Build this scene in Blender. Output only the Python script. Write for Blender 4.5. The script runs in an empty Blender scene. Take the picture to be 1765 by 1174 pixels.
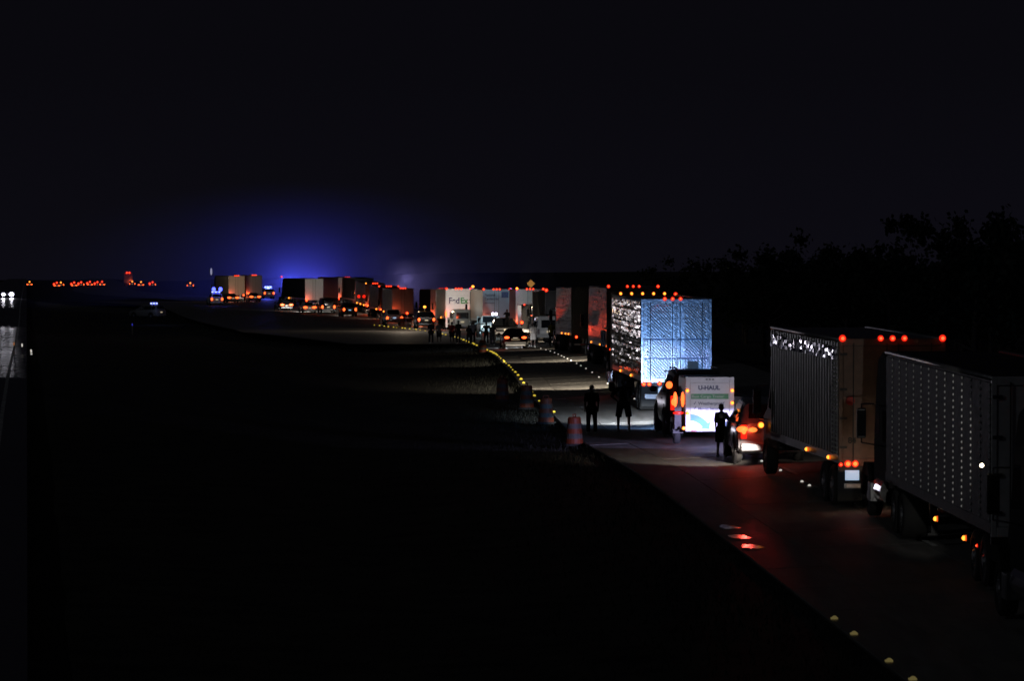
import bpy, math, random
from mathutils import Vector, Matrix, noise as mnoise
random.seed(7)
D = bpy.data
scene = bpy.context.scene
C = scene.collection
PI = math.pi
R = math.radians

# ------------------------------------------------------------------ camera
F = 7000.0                 # focal length in photograph pixels (1765 wide)
CAMH = 5.75
cd = D.cameras.new('camera'); cam = D.objects.new('camera', cd); C.objects.link(cam)
cd.sensor_width = 36.0; cd.lens = 36.0 * F / 1765.0
cd.clip_start = 0.5; cd.clip_end = 6000
cam.location = (0, 0, CAMH)
cam.rotation_euler = (PI/2 - math.atan(119/F), 0, 0)
cd.dof.use_dof = True; cd.dof.focus_distance = 260; cd.dof.aperture_fstop = 7
scene.camera = cam

# ------------------------------------------------------------------ world, added fill sun, exposure
w = D.worlds.new('World'); scene.world = w; w.use_nodes = True
nt = w.node_tree; nt.nodes.clear()
out = nt.nodes.new('ShaderNodeOutputWorld'); bg = nt.nodes.new('ShaderNodeBackground')
tc = nt.nodes.new('ShaderNodeTexCoord'); sx = nt.nodes.new('ShaderNodeSeparateXYZ')
rm = nt.nodes.new('ShaderNodeValToRGB')
e = rm.color_ramp.elements
e[0].position = 0.0; e[0].color = (0.0036, 0.0033, 0.0058, 1)
e[1].position = 0.6; e[1].color = (0.0020, 0.0020, 0.0026, 1)
m_ = e.new(0.05); m_.color = (0.0027, 0.0025, 0.0040, 1)
nt.links.new(tc.outputs['Generated'], sx.inputs[0]); nt.links.new(sx.outputs['Z'], rm.inputs[0])
nt.links.new(rm.outputs[0], bg.inputs[0]); bg.inputs[1].default_value = 1.0
nt.links.new(bg.outputs[0], out.inputs[0])
sl = D.lights.new('fill_sun', 'SUN'); so = D.objects.new('fill_sun', sl); C.objects.link(so)  # weak sun added as fill for the dark base level
sl.energy = 0.035; sl.angle = R(0.6); sl.color = (0.85, 0.92, 1.0)
so.rotation_euler = Vector((0.75, 0.35, -0.42)).to_track_quat('-Z', 'Y').to_euler()
vs = scene.view_settings
vs.view_transform = 'Standard'; vs.look = 'None'; vs.exposure = 0; vs.gamma = 1; vs.use_curve_mapping = False
cy = scene.cycles
cy.use_denoising = True; cy.use_light_tree = True; cy.sample_clamp_indirect = 3.0; cy.sample_clamp_direct = 60
cy.max_bounces = 5; cy.diffuse_bounces = 2; cy.glossy_bounces = 3; cy.volume_bounces = 0
cy.caustics_reflective = False; cy.caustics_refractive = False
cy.volume_step_rate = 1.0; cy.pixel_filter_type = 'BLACKMAN_HARRIS'; cy.filter_width = 1.6

# ------------------------------------------------------------------ helpers
def lerp(a, b, t): return a + (b - a) * t
def curve(tab):
    xs = [a for a, _ in tab]; ys = [b for _, b in tab]; n = len(xs)
    dl = [(ys[i+1]-ys[i])/(xs[i+1]-xs[i]) for i in range(n-1)]
    m = [dl[0]] + [0 if dl[i-1]*dl[i] <= 0 else 2*dl[i-1]*dl[i]/(dl[i-1]+dl[i]) for i in range(1, n-1)] + [dl[-1]]
    def f(x):
        if x <= xs[0]: return ys[0] + m[0]*(x-xs[0])
        if x >= xs[-1]: return ys[-1] + m[-1]*(x-xs[-1])
        i = max(k for k in range(n-1) if xs[k] <= x)
        h = xs[i+1]-xs[i]; t = (x-xs[i])/h
        return ((2*t**3-3*t*t+1)*ys[i] + (t**3-2*t*t+t)*h*m[i] + (-2*t**3+3*t*t)*ys[i+1] + (t**3-t*t)*h*m[i+1])
    return f
# left edge of the pavement and its height, along the distance Y
EDGE = curve([(0,9.4),(65,6.1),(86,5.15),(98,4.6),(113,3.75),(131,2.45),(150,1.66),(175,.76),(214,-.07),(264,-1.1),(304,-2.4),(343,-4.2),(380,-6.8),(411,-9.8),(450,-14),(490,-19),(540,-26),(575,-31.5),(640,-46),(700,-60),(850,-88),(1000,-108),(1400,-148),(2200,-230)])
Z0 = curve([(0,-1.2),(60,-.6),(75,-.42),(98,-.2),(125,.2),(140,.28),(149,.42),(175,.52),(200,.62),(250,.43),(300,.08),(340,-.03),(372,-.06),(411,-.15),(450,-.38),(490,-.45),(530,-.2),(575,.6),(640,.9),(800,1.0),(2600,1.0)])
BANK = curve([(0,.05),(270,.05),(330,.02),(420,.012),(2600,.01)])
RW = curve([(0,11.2),(300,11.2),(380,15.0),(2600,15.0)])            # paved width
def rz(X, Y):
    u = min(max(X - EDGE(Y), -3.0), RW(Y) + 1.0)
    return Z0(Y) + BANK(Y) * u
def opp(Y): return -0.1195 * Y                                        # near edge of the other carriageway
def S(Y): return F / Y
def at(px, Y): return (px - 882.5) * Y / F
def heading(Y): return math.atan(-(EDGE(Y+4) - EDGE(Y-4)) / 8)

MATS = {}
def mat(name, col, rough=.5, metal=0., var=.12, scale=6., bump=0., bscale=20., emit=None, es=0., spec=.5, stretch=None):
    if name in MATS: return MATS[name]
    m = D.materials.new(name); m.use_nodes = True; n = m.node_tree; b = n.nodes['Principled BSDF']
    b.inputs['Roughness'].default_value = rough; b.inputs['Metallic'].default_value = metal
    b.inputs['Specular IOR Level'].default_value = spec
    b.inputs['Base Color'].default_value = (*col, 1)
    if emit:
        b.inputs['Emission Color'].default_value = (*emit, 1); b.inputs['Emission Strength'].default_value = es
        m.cycles.emission_sampling = 'NONE'
    else:
        t = n.nodes.new('ShaderNodeTexCoord'); nz = n.nodes.new('ShaderNodeTexNoise'); nz.inputs['Scale'].default_value = scale
        nz.inputs['Detail'].default_value = 5
        src = t.outputs['Object']
        if stretch:
            mp = n.nodes.new('ShaderNodeMapping'); mp.inputs['Scale'].default_value = stretch
            n.links.new(src, mp.inputs[0]); src = mp.outputs[0]
        n.links.new(src, nz.inputs['Vector'])
        cr = n.nodes.new('ShaderNodeValToRGB'); q = cr.color_ramp.elements
        q[0].position = .3; q[1].position = .7
        q[0].color = (*[c*(1-var*2) for c in col], 1); q[1].color = (*[min(1, c*(1+var)) for c in col], 1)
        n.links.new(nz.outputs[0], cr.inputs[0]); n.links.new(cr.outputs[0], b.inputs['Base Color'])
        mr = n.nodes.new('ShaderNodeMapRange'); mr.inputs[3].default_value = max(.02, rough*.75); mr.inputs[4].default_value = min(1, rough*1.25)
        n.links.new(nz.outputs[0], mr.inputs[0]); n.links.new(mr.outputs[0], b.inputs['Roughness'])
        if bump:
            n2 = n.nodes.new('ShaderNodeTexNoise'); n2.inputs['Scale'].default_value = bscale; n2.inputs['Detail'].default_value = 3
            n.links.new(src, n2.inputs['Vector'])
            bp = n.nodes.new('ShaderNodeBump'); bp.inputs['Strength'].default_value = 1.0; bp.inputs['Distance'].default_value = bump
            n.links.new(n2.outputs[0], bp.inputs['Height']); n.links.new(bp.outputs[0], b.inputs['Normal'])
    MATS[name] = m; return m

M_white = mat('white_paint', (.72,.72,.70), .35, var=.06)
M_cream = mat('cream_doors', (.62,.59,.52), .45, var=.06)
M_tan = mat('tan_doors', (.42,.33,.26), .5, var=.08)
M_brown = mat('brown_doors', (.24,.15,.11), .5, var=.1)
M_alu = mat('weathered_aluminium', (.35,.35,.36), .40, .8, var=.15, bump=.02, bscale=5, stretch=(1,1,.4))
M_alu_wavy = mat('wavy_sheet_aluminium', (.50,.39,.23), .17, 1., var=.25)
M_steel = mat('quilted_stainless', (.55,.60,.66), .3, .75, var=.06, bump=.01, bscale=8)
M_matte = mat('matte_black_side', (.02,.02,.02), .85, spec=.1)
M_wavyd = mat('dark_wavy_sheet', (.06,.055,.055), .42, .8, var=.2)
M_rivet = mat('bright_rivet', (.8,.8,.8), .45, .3, var=.05)
M_chrome = mat('chrome', (.8,.8,.8), .12, 1., var=.05)
M_dark = mat('dark_steel', (.035,.035,.037), .5, .3)
M_black = mat('black_paint', (.02,.02,.022), .3)
M_rubber = mat('tyre_rubber', (.025,.025,.025), .85)
M_rim = mat('rim_metal', (.4,.4,.42), .35, .8)
M_glass = mat('dark_window_glass', (.015,.017,.02), .06, 0, spec=.7)
M_silver = mat('silver_car_paint', (.32,.33,.35), .25, .5)
M_red = mat('red_truck_paint', (.30,.03,.02), .35)
M_grey = mat('grey_paint', (.2,.2,.21), .35)
M_navy = mat('navy_print', (.03,.04,.12), .5)
M_purple = mat('dark_purple_print', (.06,.03,.12), .5)
M_green = mat('green_print', (.05,.30,.07), .5)
M_ub = mat('blue_arrow_print', (.08,.38,.72), .5)
M_utext = mat('dark_blue_print', (.07,.08,.16), .5)
M_plate = mat('white_plate_emissive', (.75,.8,.85), .4, emit=(.45,.7,1.), es=.55)  # plate sheeting's reflected light put in as emission
M_platew = mat('warm_plate_emissive', (.75,.7,.55), .4, emit=(1.,.8,.5), es=.35)  # same, reflected light painted as a warm emission
M_orange = mat('orange_plastic', (.20,.035,.01), .6)
M_tape = mat('white_sheeting', (.8,.8,.8), .35)
M_redtape = mat('red_sheeting', (.6,.05,.04), .35)
M_redlens = mat('red_lens', (.3,.01,.01), .3, emit=(1.,.018,.006), es=1.1)
M_redcore = mat('red_bulb', (.8,.2,.1), .3, emit=(1.,.075,.022), es=3.4)
M_redhot = mat('red_hot_bulb', (.8,.3,.1), .3, emit=(1.,.11,.02), es=3.4)
M_amblens = mat('amber_lens', (.5,.12,.01), .3, emit=(1.,.10,.01), es=1.0)
M_ambcore = mat('amber_bulb', (.8,.4,.1), .3, emit=(1.,.30,.03), es=3.2)
M_headl = mat('lit_headlight', (.9,.9,.9), .2, emit=(.75,.72,1.), es=9.)
M_headw = mat('warm_lit_headlight', (.9,.9,.8), .2, emit=(1.,.85,.6), es=9.)
M_bluel = mat('blue_beacon', (.05,.05,.6), .2, emit=(.06,.08,1.), es=5.)
M_bluew = mat('pale_blue_beacon', (.5,.5,.8), .2, emit=(.35,.42,1.), es=2.5)
M_violet = mat('violet_beacon', (.4,.1,.6), .2, emit=(.6,.2,1.), es=3.)
M_yel = mat('yellow_stud_emissive', (.8,.6,.05), .3, emit=(1.,.74,.07), es=.62)  # stud reflects only; its shine is painted as emission
M_wst = mat('white_stud_emissive', (.8,.8,.8), .3, emit=(1.,.95,.85), es=.6)  # shine of a reflector, painted as emission
M_clearoff = mat('unlit_lens', (.35,.3,.3), .15)
M_skin = mat('skin', (.06,.033,.022), .6)
M_hair = mat('dark_hair', (.02,.015,.012), .6)

class MB:
    def __init__(s): s.v = []; s.f = []
    def add(s, v, f):
        o = len(s.v); s.v += [tuple(p) for p in v]; s.f += [tuple(i+o for i in q) for q in f]; return s
    def box(s, x0, x1, y0, y1, z0, z1):
        return s.add([(x0,y0,z0),(x1,y0,z0),(x1,y1,z0),(x0,y1,z0),(x0,y0,z1),(x1,y0,z1),(x1,y1,z1),(x0,y1,z1)],
                     [(0,3,2,1),(4,5,6,7),(0,1,5,4),(1,2,6,5),(2,3,7,6),(3,0,4,7)])
    def rod(s, p, q, r, r2=None, n=10):
        p = Vector(p); q = Vector(q); r2 = r if r2 is None else r2
        d = (q-p).normalized(); a = d.orthogonal().normalized(); b = d.cross(a)
        v = [p+(a*math.cos(2*PI*i/n)+b*math.sin(2*PI*i/n))*r for i in range(n)] + [q+(a*math.cos(2*PI*i/n)+b*math.sin(2*PI*i/n))*r2 for i in range(n)]
        return s.add(v, [(i,(i+1)%n,n+(i+1)%n,n+i) for i in range(n)] + [tuple(range(n-1,-1,-1)), tuple(range(n,2*n))])
    def tube(s, pts, r, n=8):
        for a, b in zip(pts, pts[1:]): s.rod(a, b, r, n=n)
        return s
    def ball(s, c, rx, ry=None, rz_=None, n=8, k=6):
        ry = rx if ry is None else ry; rz_ = rx if rz_ is None else rz_
        v = [(c[0],c[1],c[2]+rz_)]; f = []
        for j in range(1, k):
            t = PI*j/k
            for i in range(n):
                a = 2*PI*i/n; v.append((c[0]+rx*math.sin(t)*math.cos(a), c[1]+ry*math.sin(t)*math.sin(a), c[2]+rz_*math.cos(t)))
        v.append((c[0],c[1],c[2]-rz_)); L = len(v)-1
        for i in range(n):
            f.append((0,1+i,1+(i+1)%n)); f.append((L,1+(k-2)*n+(i+1)%n,1+(k-2)*n+i))
            for j in range(k-2): f.append((1+j*n+i,1+(j+1)*n+i,1+(j+1)*n+(i+1)%n,1+j*n+(i+1)%n))
        return s.add(v, f)
    def prism(s, poly, x0, x1):                       # (y, z) outline pushed along x
        n = len(poly); v = [(x0,y,z) for y,z in poly]+[(x1,y,z) for y,z in poly]
        return s.add(v, [tuple(range(n)), tuple(range(2*n-1,n-1,-1))]+[(i,n+i,n+(i+1)%n,(i+1)%n) for i in range(n)])
    def slab(s, poly, y0, y1):                        # (x, z) outline pushed along y
        n = len(poly); v = [(x,y0,z) for x,z in poly]+[(x,y1,z) for x,z in poly]
        return s.add(v, [tuple(range(n)), tuple(range(2*n-1,n-1,-1))]+[(i,n+i,n+(i+1)%n,(i+1)%n) for i in range(n)])
    def mesh(s, name, m=None, smooth=False):
        me = D.meshes.new(name); me.from_pydata(s.v, [], s.f); me.validate(); me.update()
        if m: me.materials.append(m)
        if smooth: me.polygons.foreach_set('use_smooth', [True]*len(me.polygons))
        return me
    def build(s, name, m, parent=None, loc=(0,0,0), smooth=False, bevel=0, label=None):
        o = D.objects.new(name, s.mesh(name, m, smooth)); C.objects.link(o); o.location = loc
        if parent: o.parent = parent
        if bevel:
            b = o.modifiers.new('bevel', 'BEVEL'); b.width = bevel; b.segments = 2; b.limit_method = 'ANGLE'
        if label: o['label'] = label
        return o
def put(name, me, parent, loc=(0,0,0), rot=(0,0,0), scl=None):
    o = D.objects.new(name, me); C.objects.link(o); o.parent = parent; o.location = loc; o.rotation_euler = rot
    if scl: o.scale = scl
    return o
def thing(name, label, cat, X, Y, yaw=0., group=None, z=None, pitch=True):
    o = D.objects.new(name, None); C.objects.link(o); o.empty_display_size = .3
    o.location = (X, Y, rz(X, Y) if z is None else z)
    p = 0.
    if pitch and z is None:
        dx = -math.sin(yaw)*10; dy = math.cos(yaw)*10
        p = math.atan((rz(X+dx, Y+dy) - rz(X, Y))/10)
    o.rotation_euler = (p, 0, yaw)
    o['label'] = label; o['category'] = cat
    if group: o['group'] = group
    return o
def struct(o): o['kind'] = 'structure'; return o
def spot(parent, loc, power, col, tilt=24, size=50, blend=.25, yaw=0., rad=.07, name='headlight_beam'):
    l = D.lights.new(name, 'SPOT'); l.energy = power; l.color = col; l.spot_size = R(size); l.spot_blend = blend; l.shadow_soft_size = rad
    o = D.objects.new(name, l); C.objects.link(o); o.parent = parent; o.location = loc
    o.rotation_euler = (PI/2 - R(tilt), 0, R(yaw)); return o
def low_beam(parent, loc, power, col, tilt, yaw=0., wide=5., size=11., name='headlight_beam'):
    # flat, wide fan of a dipped headlight, cut off below the horizontal
    o = spot(parent, loc, power, col, tilt, size, .7, yaw, name=name); o.scale = (wide, 1, 1); return o
def aim(o, target):
    bpy.context.view_layer.update()
    mw = o.parent.matrix_world; d = mw.to_3x3().inverted() @ (Vector(target) - mw @ o.location)
    o.rotation_euler = d.to_track_quat('-Z', 'Y').to_euler()
def glow(parent, loc, power, col, rad=.06, name='lamp_glow'):
    l = D.lights.new(name, 'POINT'); l.energy = power; l.color = col; l.shadow_soft_size = rad
    o = D.objects.new(name, l); C.objects.link(o); o.parent = parent; o.location = loc; return o
_tm = {}
def text(body, size, m, parent, loc, rot=(PI/2,0,0), name='lettering', sx=1., bold=0., ext=.006):
    cu = D.curves.new('t', 'FONT'); cu.body = body; cu.size = size; cu.extrude = ext; cu.offset = bold; cu.align_x = 'LEFT'
    t = D.objects.new('t', cu); C.objects.link(t)
    me = D.meshes.new_from_object(t.evaluated_get(bpy.context.evaluated_depsgraph_get()))
    D.objects.remove(t); me.materials.clear(); me.materials.append(m)
    return put(name, me, parent, loc, rot, (sx,1,1))

# shared lamp meshes
def lampmesh(name, r, m, core=None):
    return MB().rod((0,.0,0),(0,-.03,0), r, r*.8, 12).mesh(name, m, True)
ME_rl = lampmesh('lens_red', .075, M_redlens); ME_rc = MB().ball((0,-.04,0), .038).mesh('bulb_red', M_redcore, True)
ME_tl = lampmesh('lens_tail', .085, M_redlens); ME_tc = MB().ball((0,-.04,0), .055).mesh('bulb_tail', M_redhot, True)
ME_al = lampmesh('lens_amber', .06, M_amblens); ME_ac = MB().ball((0,-.04,0), .048).mesh('bulb_amber', M_ambcore, True)
def lamp(kind, name, parent, loc, s=1., rot=0.):
    a, b = {'r':(ME_rl,ME_rc),'t':(ME_tl,ME_tc),'a':(ME_al,ME_ac)}[kind]
    o = put(name, a, parent, loc, (0,0,rot), (s,s,s))
    put('bulb', b, o); return o

# wheel meshes
def wheel_meshes(r, wd):
    t = MB(); n = 24
    prof = [(r*.60,-wd/2),(r*.9,-wd/2),(r,-wd/2+.04),(r,wd/2-.04),(r*.9,wd/2),(r*.6,wd/2)]
    v = []; f = []
    for i in range(n):
        a = 2*PI*i/n
        for q, x in prof: v.append((x, q*math.cos(a), q*math.sin(a)))
    k = len(prof)
    for i in range(n):
        for j in range(k): f.append((i*k+j, i*k+(j+1)%k, ((i+1)%n)*k+(j+1)%k, ((i+1)%n)*k+j))
    t.add(v, f)
    h = MB().rod((-wd/2+.03,0,0),(wd/2-.03,0,0), r*.61, n=20).rod((-wd/2-.02,0,0),(-wd/2+.05,0,0), r*.2, r*.3).rod((wd/2-.05,0,0),(wd/2+.02,0,0), r*.3, r*.2)
    for i in range(8):
        a = 2*PI*i/8; h.rod((-wd/2+.0,r*.4*math.cos(a),r*.4*math.sin(a)),(wd/2,r*.4*math.cos(a),r*.4*math.sin(a)),.02,n=6)
    return t.mesh('tyre', M_rubber, True), h.mesh('rim', M_rim)
W_truck = wheel_meshes(.50, .55); W_steer = wheel_meshes(.50, .30); W_car = wheel_meshes(.34, .23); W_suv = wheel_meshes(.40, .26); W_small = wheel_meshes(.30, .2)
def wheel(parent, ms, x, y, r):
    o = put('wheel', ms[0], parent, (x, y, r)); put('rim', ms[1], o); return o

# ------------------------------------------------------------------ ground, roads
def frange(a, b, s):
    r = []; x = a
    while x < b - 1e-6: r.append(x); x += s
    return r + [b]
YS = frange(-20, 400, 5) + frange(405, 800, 8)[0:] + frange(830, 2600, 60)
M_grass = mat('night_grass_ground', (.04,.04,.03), .95, var=.4, scale=.8, bump=.08, bscale=6)
M_conc = mat('concrete_pavement', (.24,.23,.215), .62, var=.16, scale=1.3, bump=.004, bscale=14, stretch=(3,.35,1))
M_asph = mat('asphalt', (.07,.07,.07), .55, var=.25, scale=1.5, bump=.005, bscale=30)
M_wet = mat('damp_asphalt', (.05,.05,.05), .27, var=.25, scale=.6, bump=.012, bscale=3)
M_line = mat('white_road_paint', (.7,.7,.68), .5, var=.3, scale=3)
M_yline = mat('yellow_road_paint', (.62,.45,.06), .5, var=.3, scale=3)
def gz(X, Y):
    if X >= EDGE(Y) - .5:
        u = X - EDGE(Y); w_ = RW(Y)
        z = rz(X, Y) - .14
        if u > w_ + 1: z -= min(1.4, (u-w_-1)*.12) - min(6., max(0, u-w_-40)*.03)
        return z
    d = EDGE(Y) - X; o = abs(X - (opp(Y) - 5))
    z = Z0(Y) - .16 - .55*min(1, d/8)*min(1, o/14 if Y < 900 else 1)
    return z
offs = [-700,-450,-300,-200,-150,-110,-85,-65,-50,-40,-32,-26,-20,-15,-11,-8,-5.5,-3.5,-2,-1.0,-.45,0,3,6,9,12,15.3,17,20,24,30,40,60,90,140,220,350,600]
g = MB(); vv = []; ff = []
for Y in YS:
    for o in offs:
        X = EDGE(Y) + o; z = gz(X, Y)
        if o < -1 and abs(o) < 60: z += .07*mnoise.noise((X*.5, Y*.3, 0))
        vv.append((X, Y, z))
n = len(offs)
for i in range(len(YS)-1):
    for j in range(n-1): ff.append((i*n+j, i*n+j+1, (i+1)*n+j+1, (i+1)*n+j))
ground = struct(g.add(vv, ff).build('ground', M_grass, smooth=True))
def ribbon(name, m, ys, fa, fb, dz, kind=True, parent=None, zf=None, thick=0.):
    v = []; f = []; k = len(ys)
    for Y in ys:
        a, b = fa(Y), fb(Y)
        for X in (a, b): v.append((X, Y, (zf or rz)(X, Y) + dz))
    for i in range(k-1): f.append((2*i, 2*i+1, 2*i+3, 2*i+2))
    if thick:
        for Y in ys:
            for X in (fa(Y), fb(Y)): v.append((X, Y, (zf or rz)(X, Y) + dz - thick))
        o = 2*k
        for i in range(k-1):
            f.append((2*i, 2*i+2, o+2*i+2, o+2*i)); f.append((2*i+1, o+2*i+1, o+2*i+3, 2*i+3))
        f.append((0, o, o+1, 1)); f.append((2*k-2, 2*k-1, o+2*k-1, o+2*k-2))
    ob = MB().add(v, f).build(name, m, parent)
    if kind and not parent: struct(ob)
    return ob
road = ribbon('road', M_asph, YS, lambda Y: EDGE(Y)-.15, lambda Y: EDGE(Y)+RW(Y), -.03)
# concrete slabs, each its own piece, joints recessed
cols = [(-.1,1.16),(1.18,3.78),(3.8,7.5),(7.52,11.2)]
Y = 60.
while Y < 345:
    Ln = 4.6 if Y < 200 else 6.0
    for a, b in cols:
        jit = random.uniform(-.004,.004)
        ribbon('slab', M_conc, [Y+.012, Y+Ln/2, Y+Ln-.012], lambda q, a=a: EDGE(q)+a, lambda q, b=b: EDGE(q)+b, jit, parent=road, thick=.05)
    Y += Ln
YEND = Y
far_ys = [YEND] + [q for q in YS if q > YEND+2]
far = ribbon('road_surface', M_conc, far_ys, lambda q: EDGE(q)-.1, lambda q: EDGE(q)+RW(q), 0.)
ribbon('paved_crossover', M_conc, [q for q in frange(322, 660, 8)], lambda q: EDGE(q)-.2-min(18., 9.5+(q-322)*.12), lambda q: EDGE(q)-.2, -.004, zf=lambda X, q: Z0(q)-.01)
oz = lambda X, q: Z0(q) + .02
ribbon('opposite_road', M_wet, YS, lambda q: opp(q)-11.5, lambda q: opp(q), 0., zf=oz)
ribbon('opposite_edge_line', M_line, YS, lambda q: opp(q)-1.0, lambda q: opp(q)-.85, .006, zf=oz)
ribbon('right_edge_line', M_line, YS, lambda q: EDGE(q)+7.75, lambda q: EDGE(q)+7.88, .010)
def dash(Y, Ln, u0, u1, m, name, dz=.01):
    o = ribbon(name, m, [Y, Y+Ln], lambda q: EDGE(q)+u0, lambda q: EDGE(q)+u1, dz, parent=road); return o
for k in range(34): dash(62 + 12.2*k, 3.05, 3.84, 3.96, M_line, 'lane_dash', .012)
# road studs: reflectors, their returned headlight put in as emission
ys_ = MB().prism([(-.06,0),(.06,0),(.035,.022),(-.035,.022)], -.055, .055).mesh('stud_body', M_tape)
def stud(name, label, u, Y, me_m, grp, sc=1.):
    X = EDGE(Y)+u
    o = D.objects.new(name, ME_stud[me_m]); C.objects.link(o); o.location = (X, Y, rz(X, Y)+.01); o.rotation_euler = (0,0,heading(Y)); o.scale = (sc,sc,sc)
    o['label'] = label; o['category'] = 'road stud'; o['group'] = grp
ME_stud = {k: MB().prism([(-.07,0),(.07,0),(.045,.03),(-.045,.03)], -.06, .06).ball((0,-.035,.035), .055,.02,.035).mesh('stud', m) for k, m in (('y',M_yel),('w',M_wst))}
M_dim = mat('dim_stud_emissive', (.6,.5,.1), .3, emit=(1.,.8,.3), es=.09)  # weaker painted shine for the near reflectors
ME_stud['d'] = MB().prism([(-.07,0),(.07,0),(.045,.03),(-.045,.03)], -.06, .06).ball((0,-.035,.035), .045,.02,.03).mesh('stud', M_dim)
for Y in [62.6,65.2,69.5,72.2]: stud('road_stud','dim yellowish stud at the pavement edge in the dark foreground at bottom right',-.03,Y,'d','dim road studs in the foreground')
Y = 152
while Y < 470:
    stud('road_stud','yellow reflector stud with painted-in glow in the row along the left pavement edge',.04 + random.uniform(-.05,.05),Y + random.uniform(-.8,.8),'y','yellow studs along the pavement edge', random.choice([.7,1.,1.15,1.0]) * (1.0 if Y < 260 else 1.25))
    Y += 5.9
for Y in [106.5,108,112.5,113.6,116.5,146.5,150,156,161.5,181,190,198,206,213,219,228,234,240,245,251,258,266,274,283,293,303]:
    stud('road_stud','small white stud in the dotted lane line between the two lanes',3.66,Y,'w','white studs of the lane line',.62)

# ------------------------------------------------------------------ trucks
def quilt(parent, x0, x1, z0, z1, y, pitch=.085, m=M_steel):
    mb = MB(); c = -(z1-z0)
    while c < (x1-x0):
        # line x - x0 = c + (z1 - z): runs down to the right
        t0 = max(0, -c); t1 = min(z1-z0, (x1-x0)-c)
        if t1 - t0 > .04:
            a = Vector((x0+c+t0, y, z1-t0)); b = Vector((x0+c+t1, y, z1-t1)); nrm = Vector((1,0,1)).normalized()*.020
            p = Vector((0,-.016,0))
            mb.add([a-nrm, b-nrm, b+p, a+p, a+nrm, b+nrm], [(0,1,2,3),(3,2,5,4)])
        c += pitch*1.414
    o = mb.build('quilted_ridges', m, parent); o['kind'] = 'stuff'; return o
def dents(x, y0, y1, z0, z1, ny, nz, sy, sz):
    # dented sheet: small quads, each tilted a little
    m = MB(); rr = random.Random(int(y1*10)+nz)
    rowb = [rr.gauss(0, sz*1.3) for _ in range(nz)]
    for i in range(ny):
        for j in range(nz):
            a, b = lerp(y0,y1,i/ny), lerp(y0,y1,(i+1)/ny); c, d = lerp(z0,z1,j/nz), lerp(z0,z1,(j+1)/nz)
            ty = rr.gauss(0,sy)*(b-a)/2; tz = (rr.gauss(0,sz)+rowb[j])*(d-c)/2
            m.add([(x-ty-tz,a,c),(x-ty+tz,a,d),(x+ty+tz,b,d),(x+ty-tz,b,c)], [(0,1,2,3)])
    return m
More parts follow.
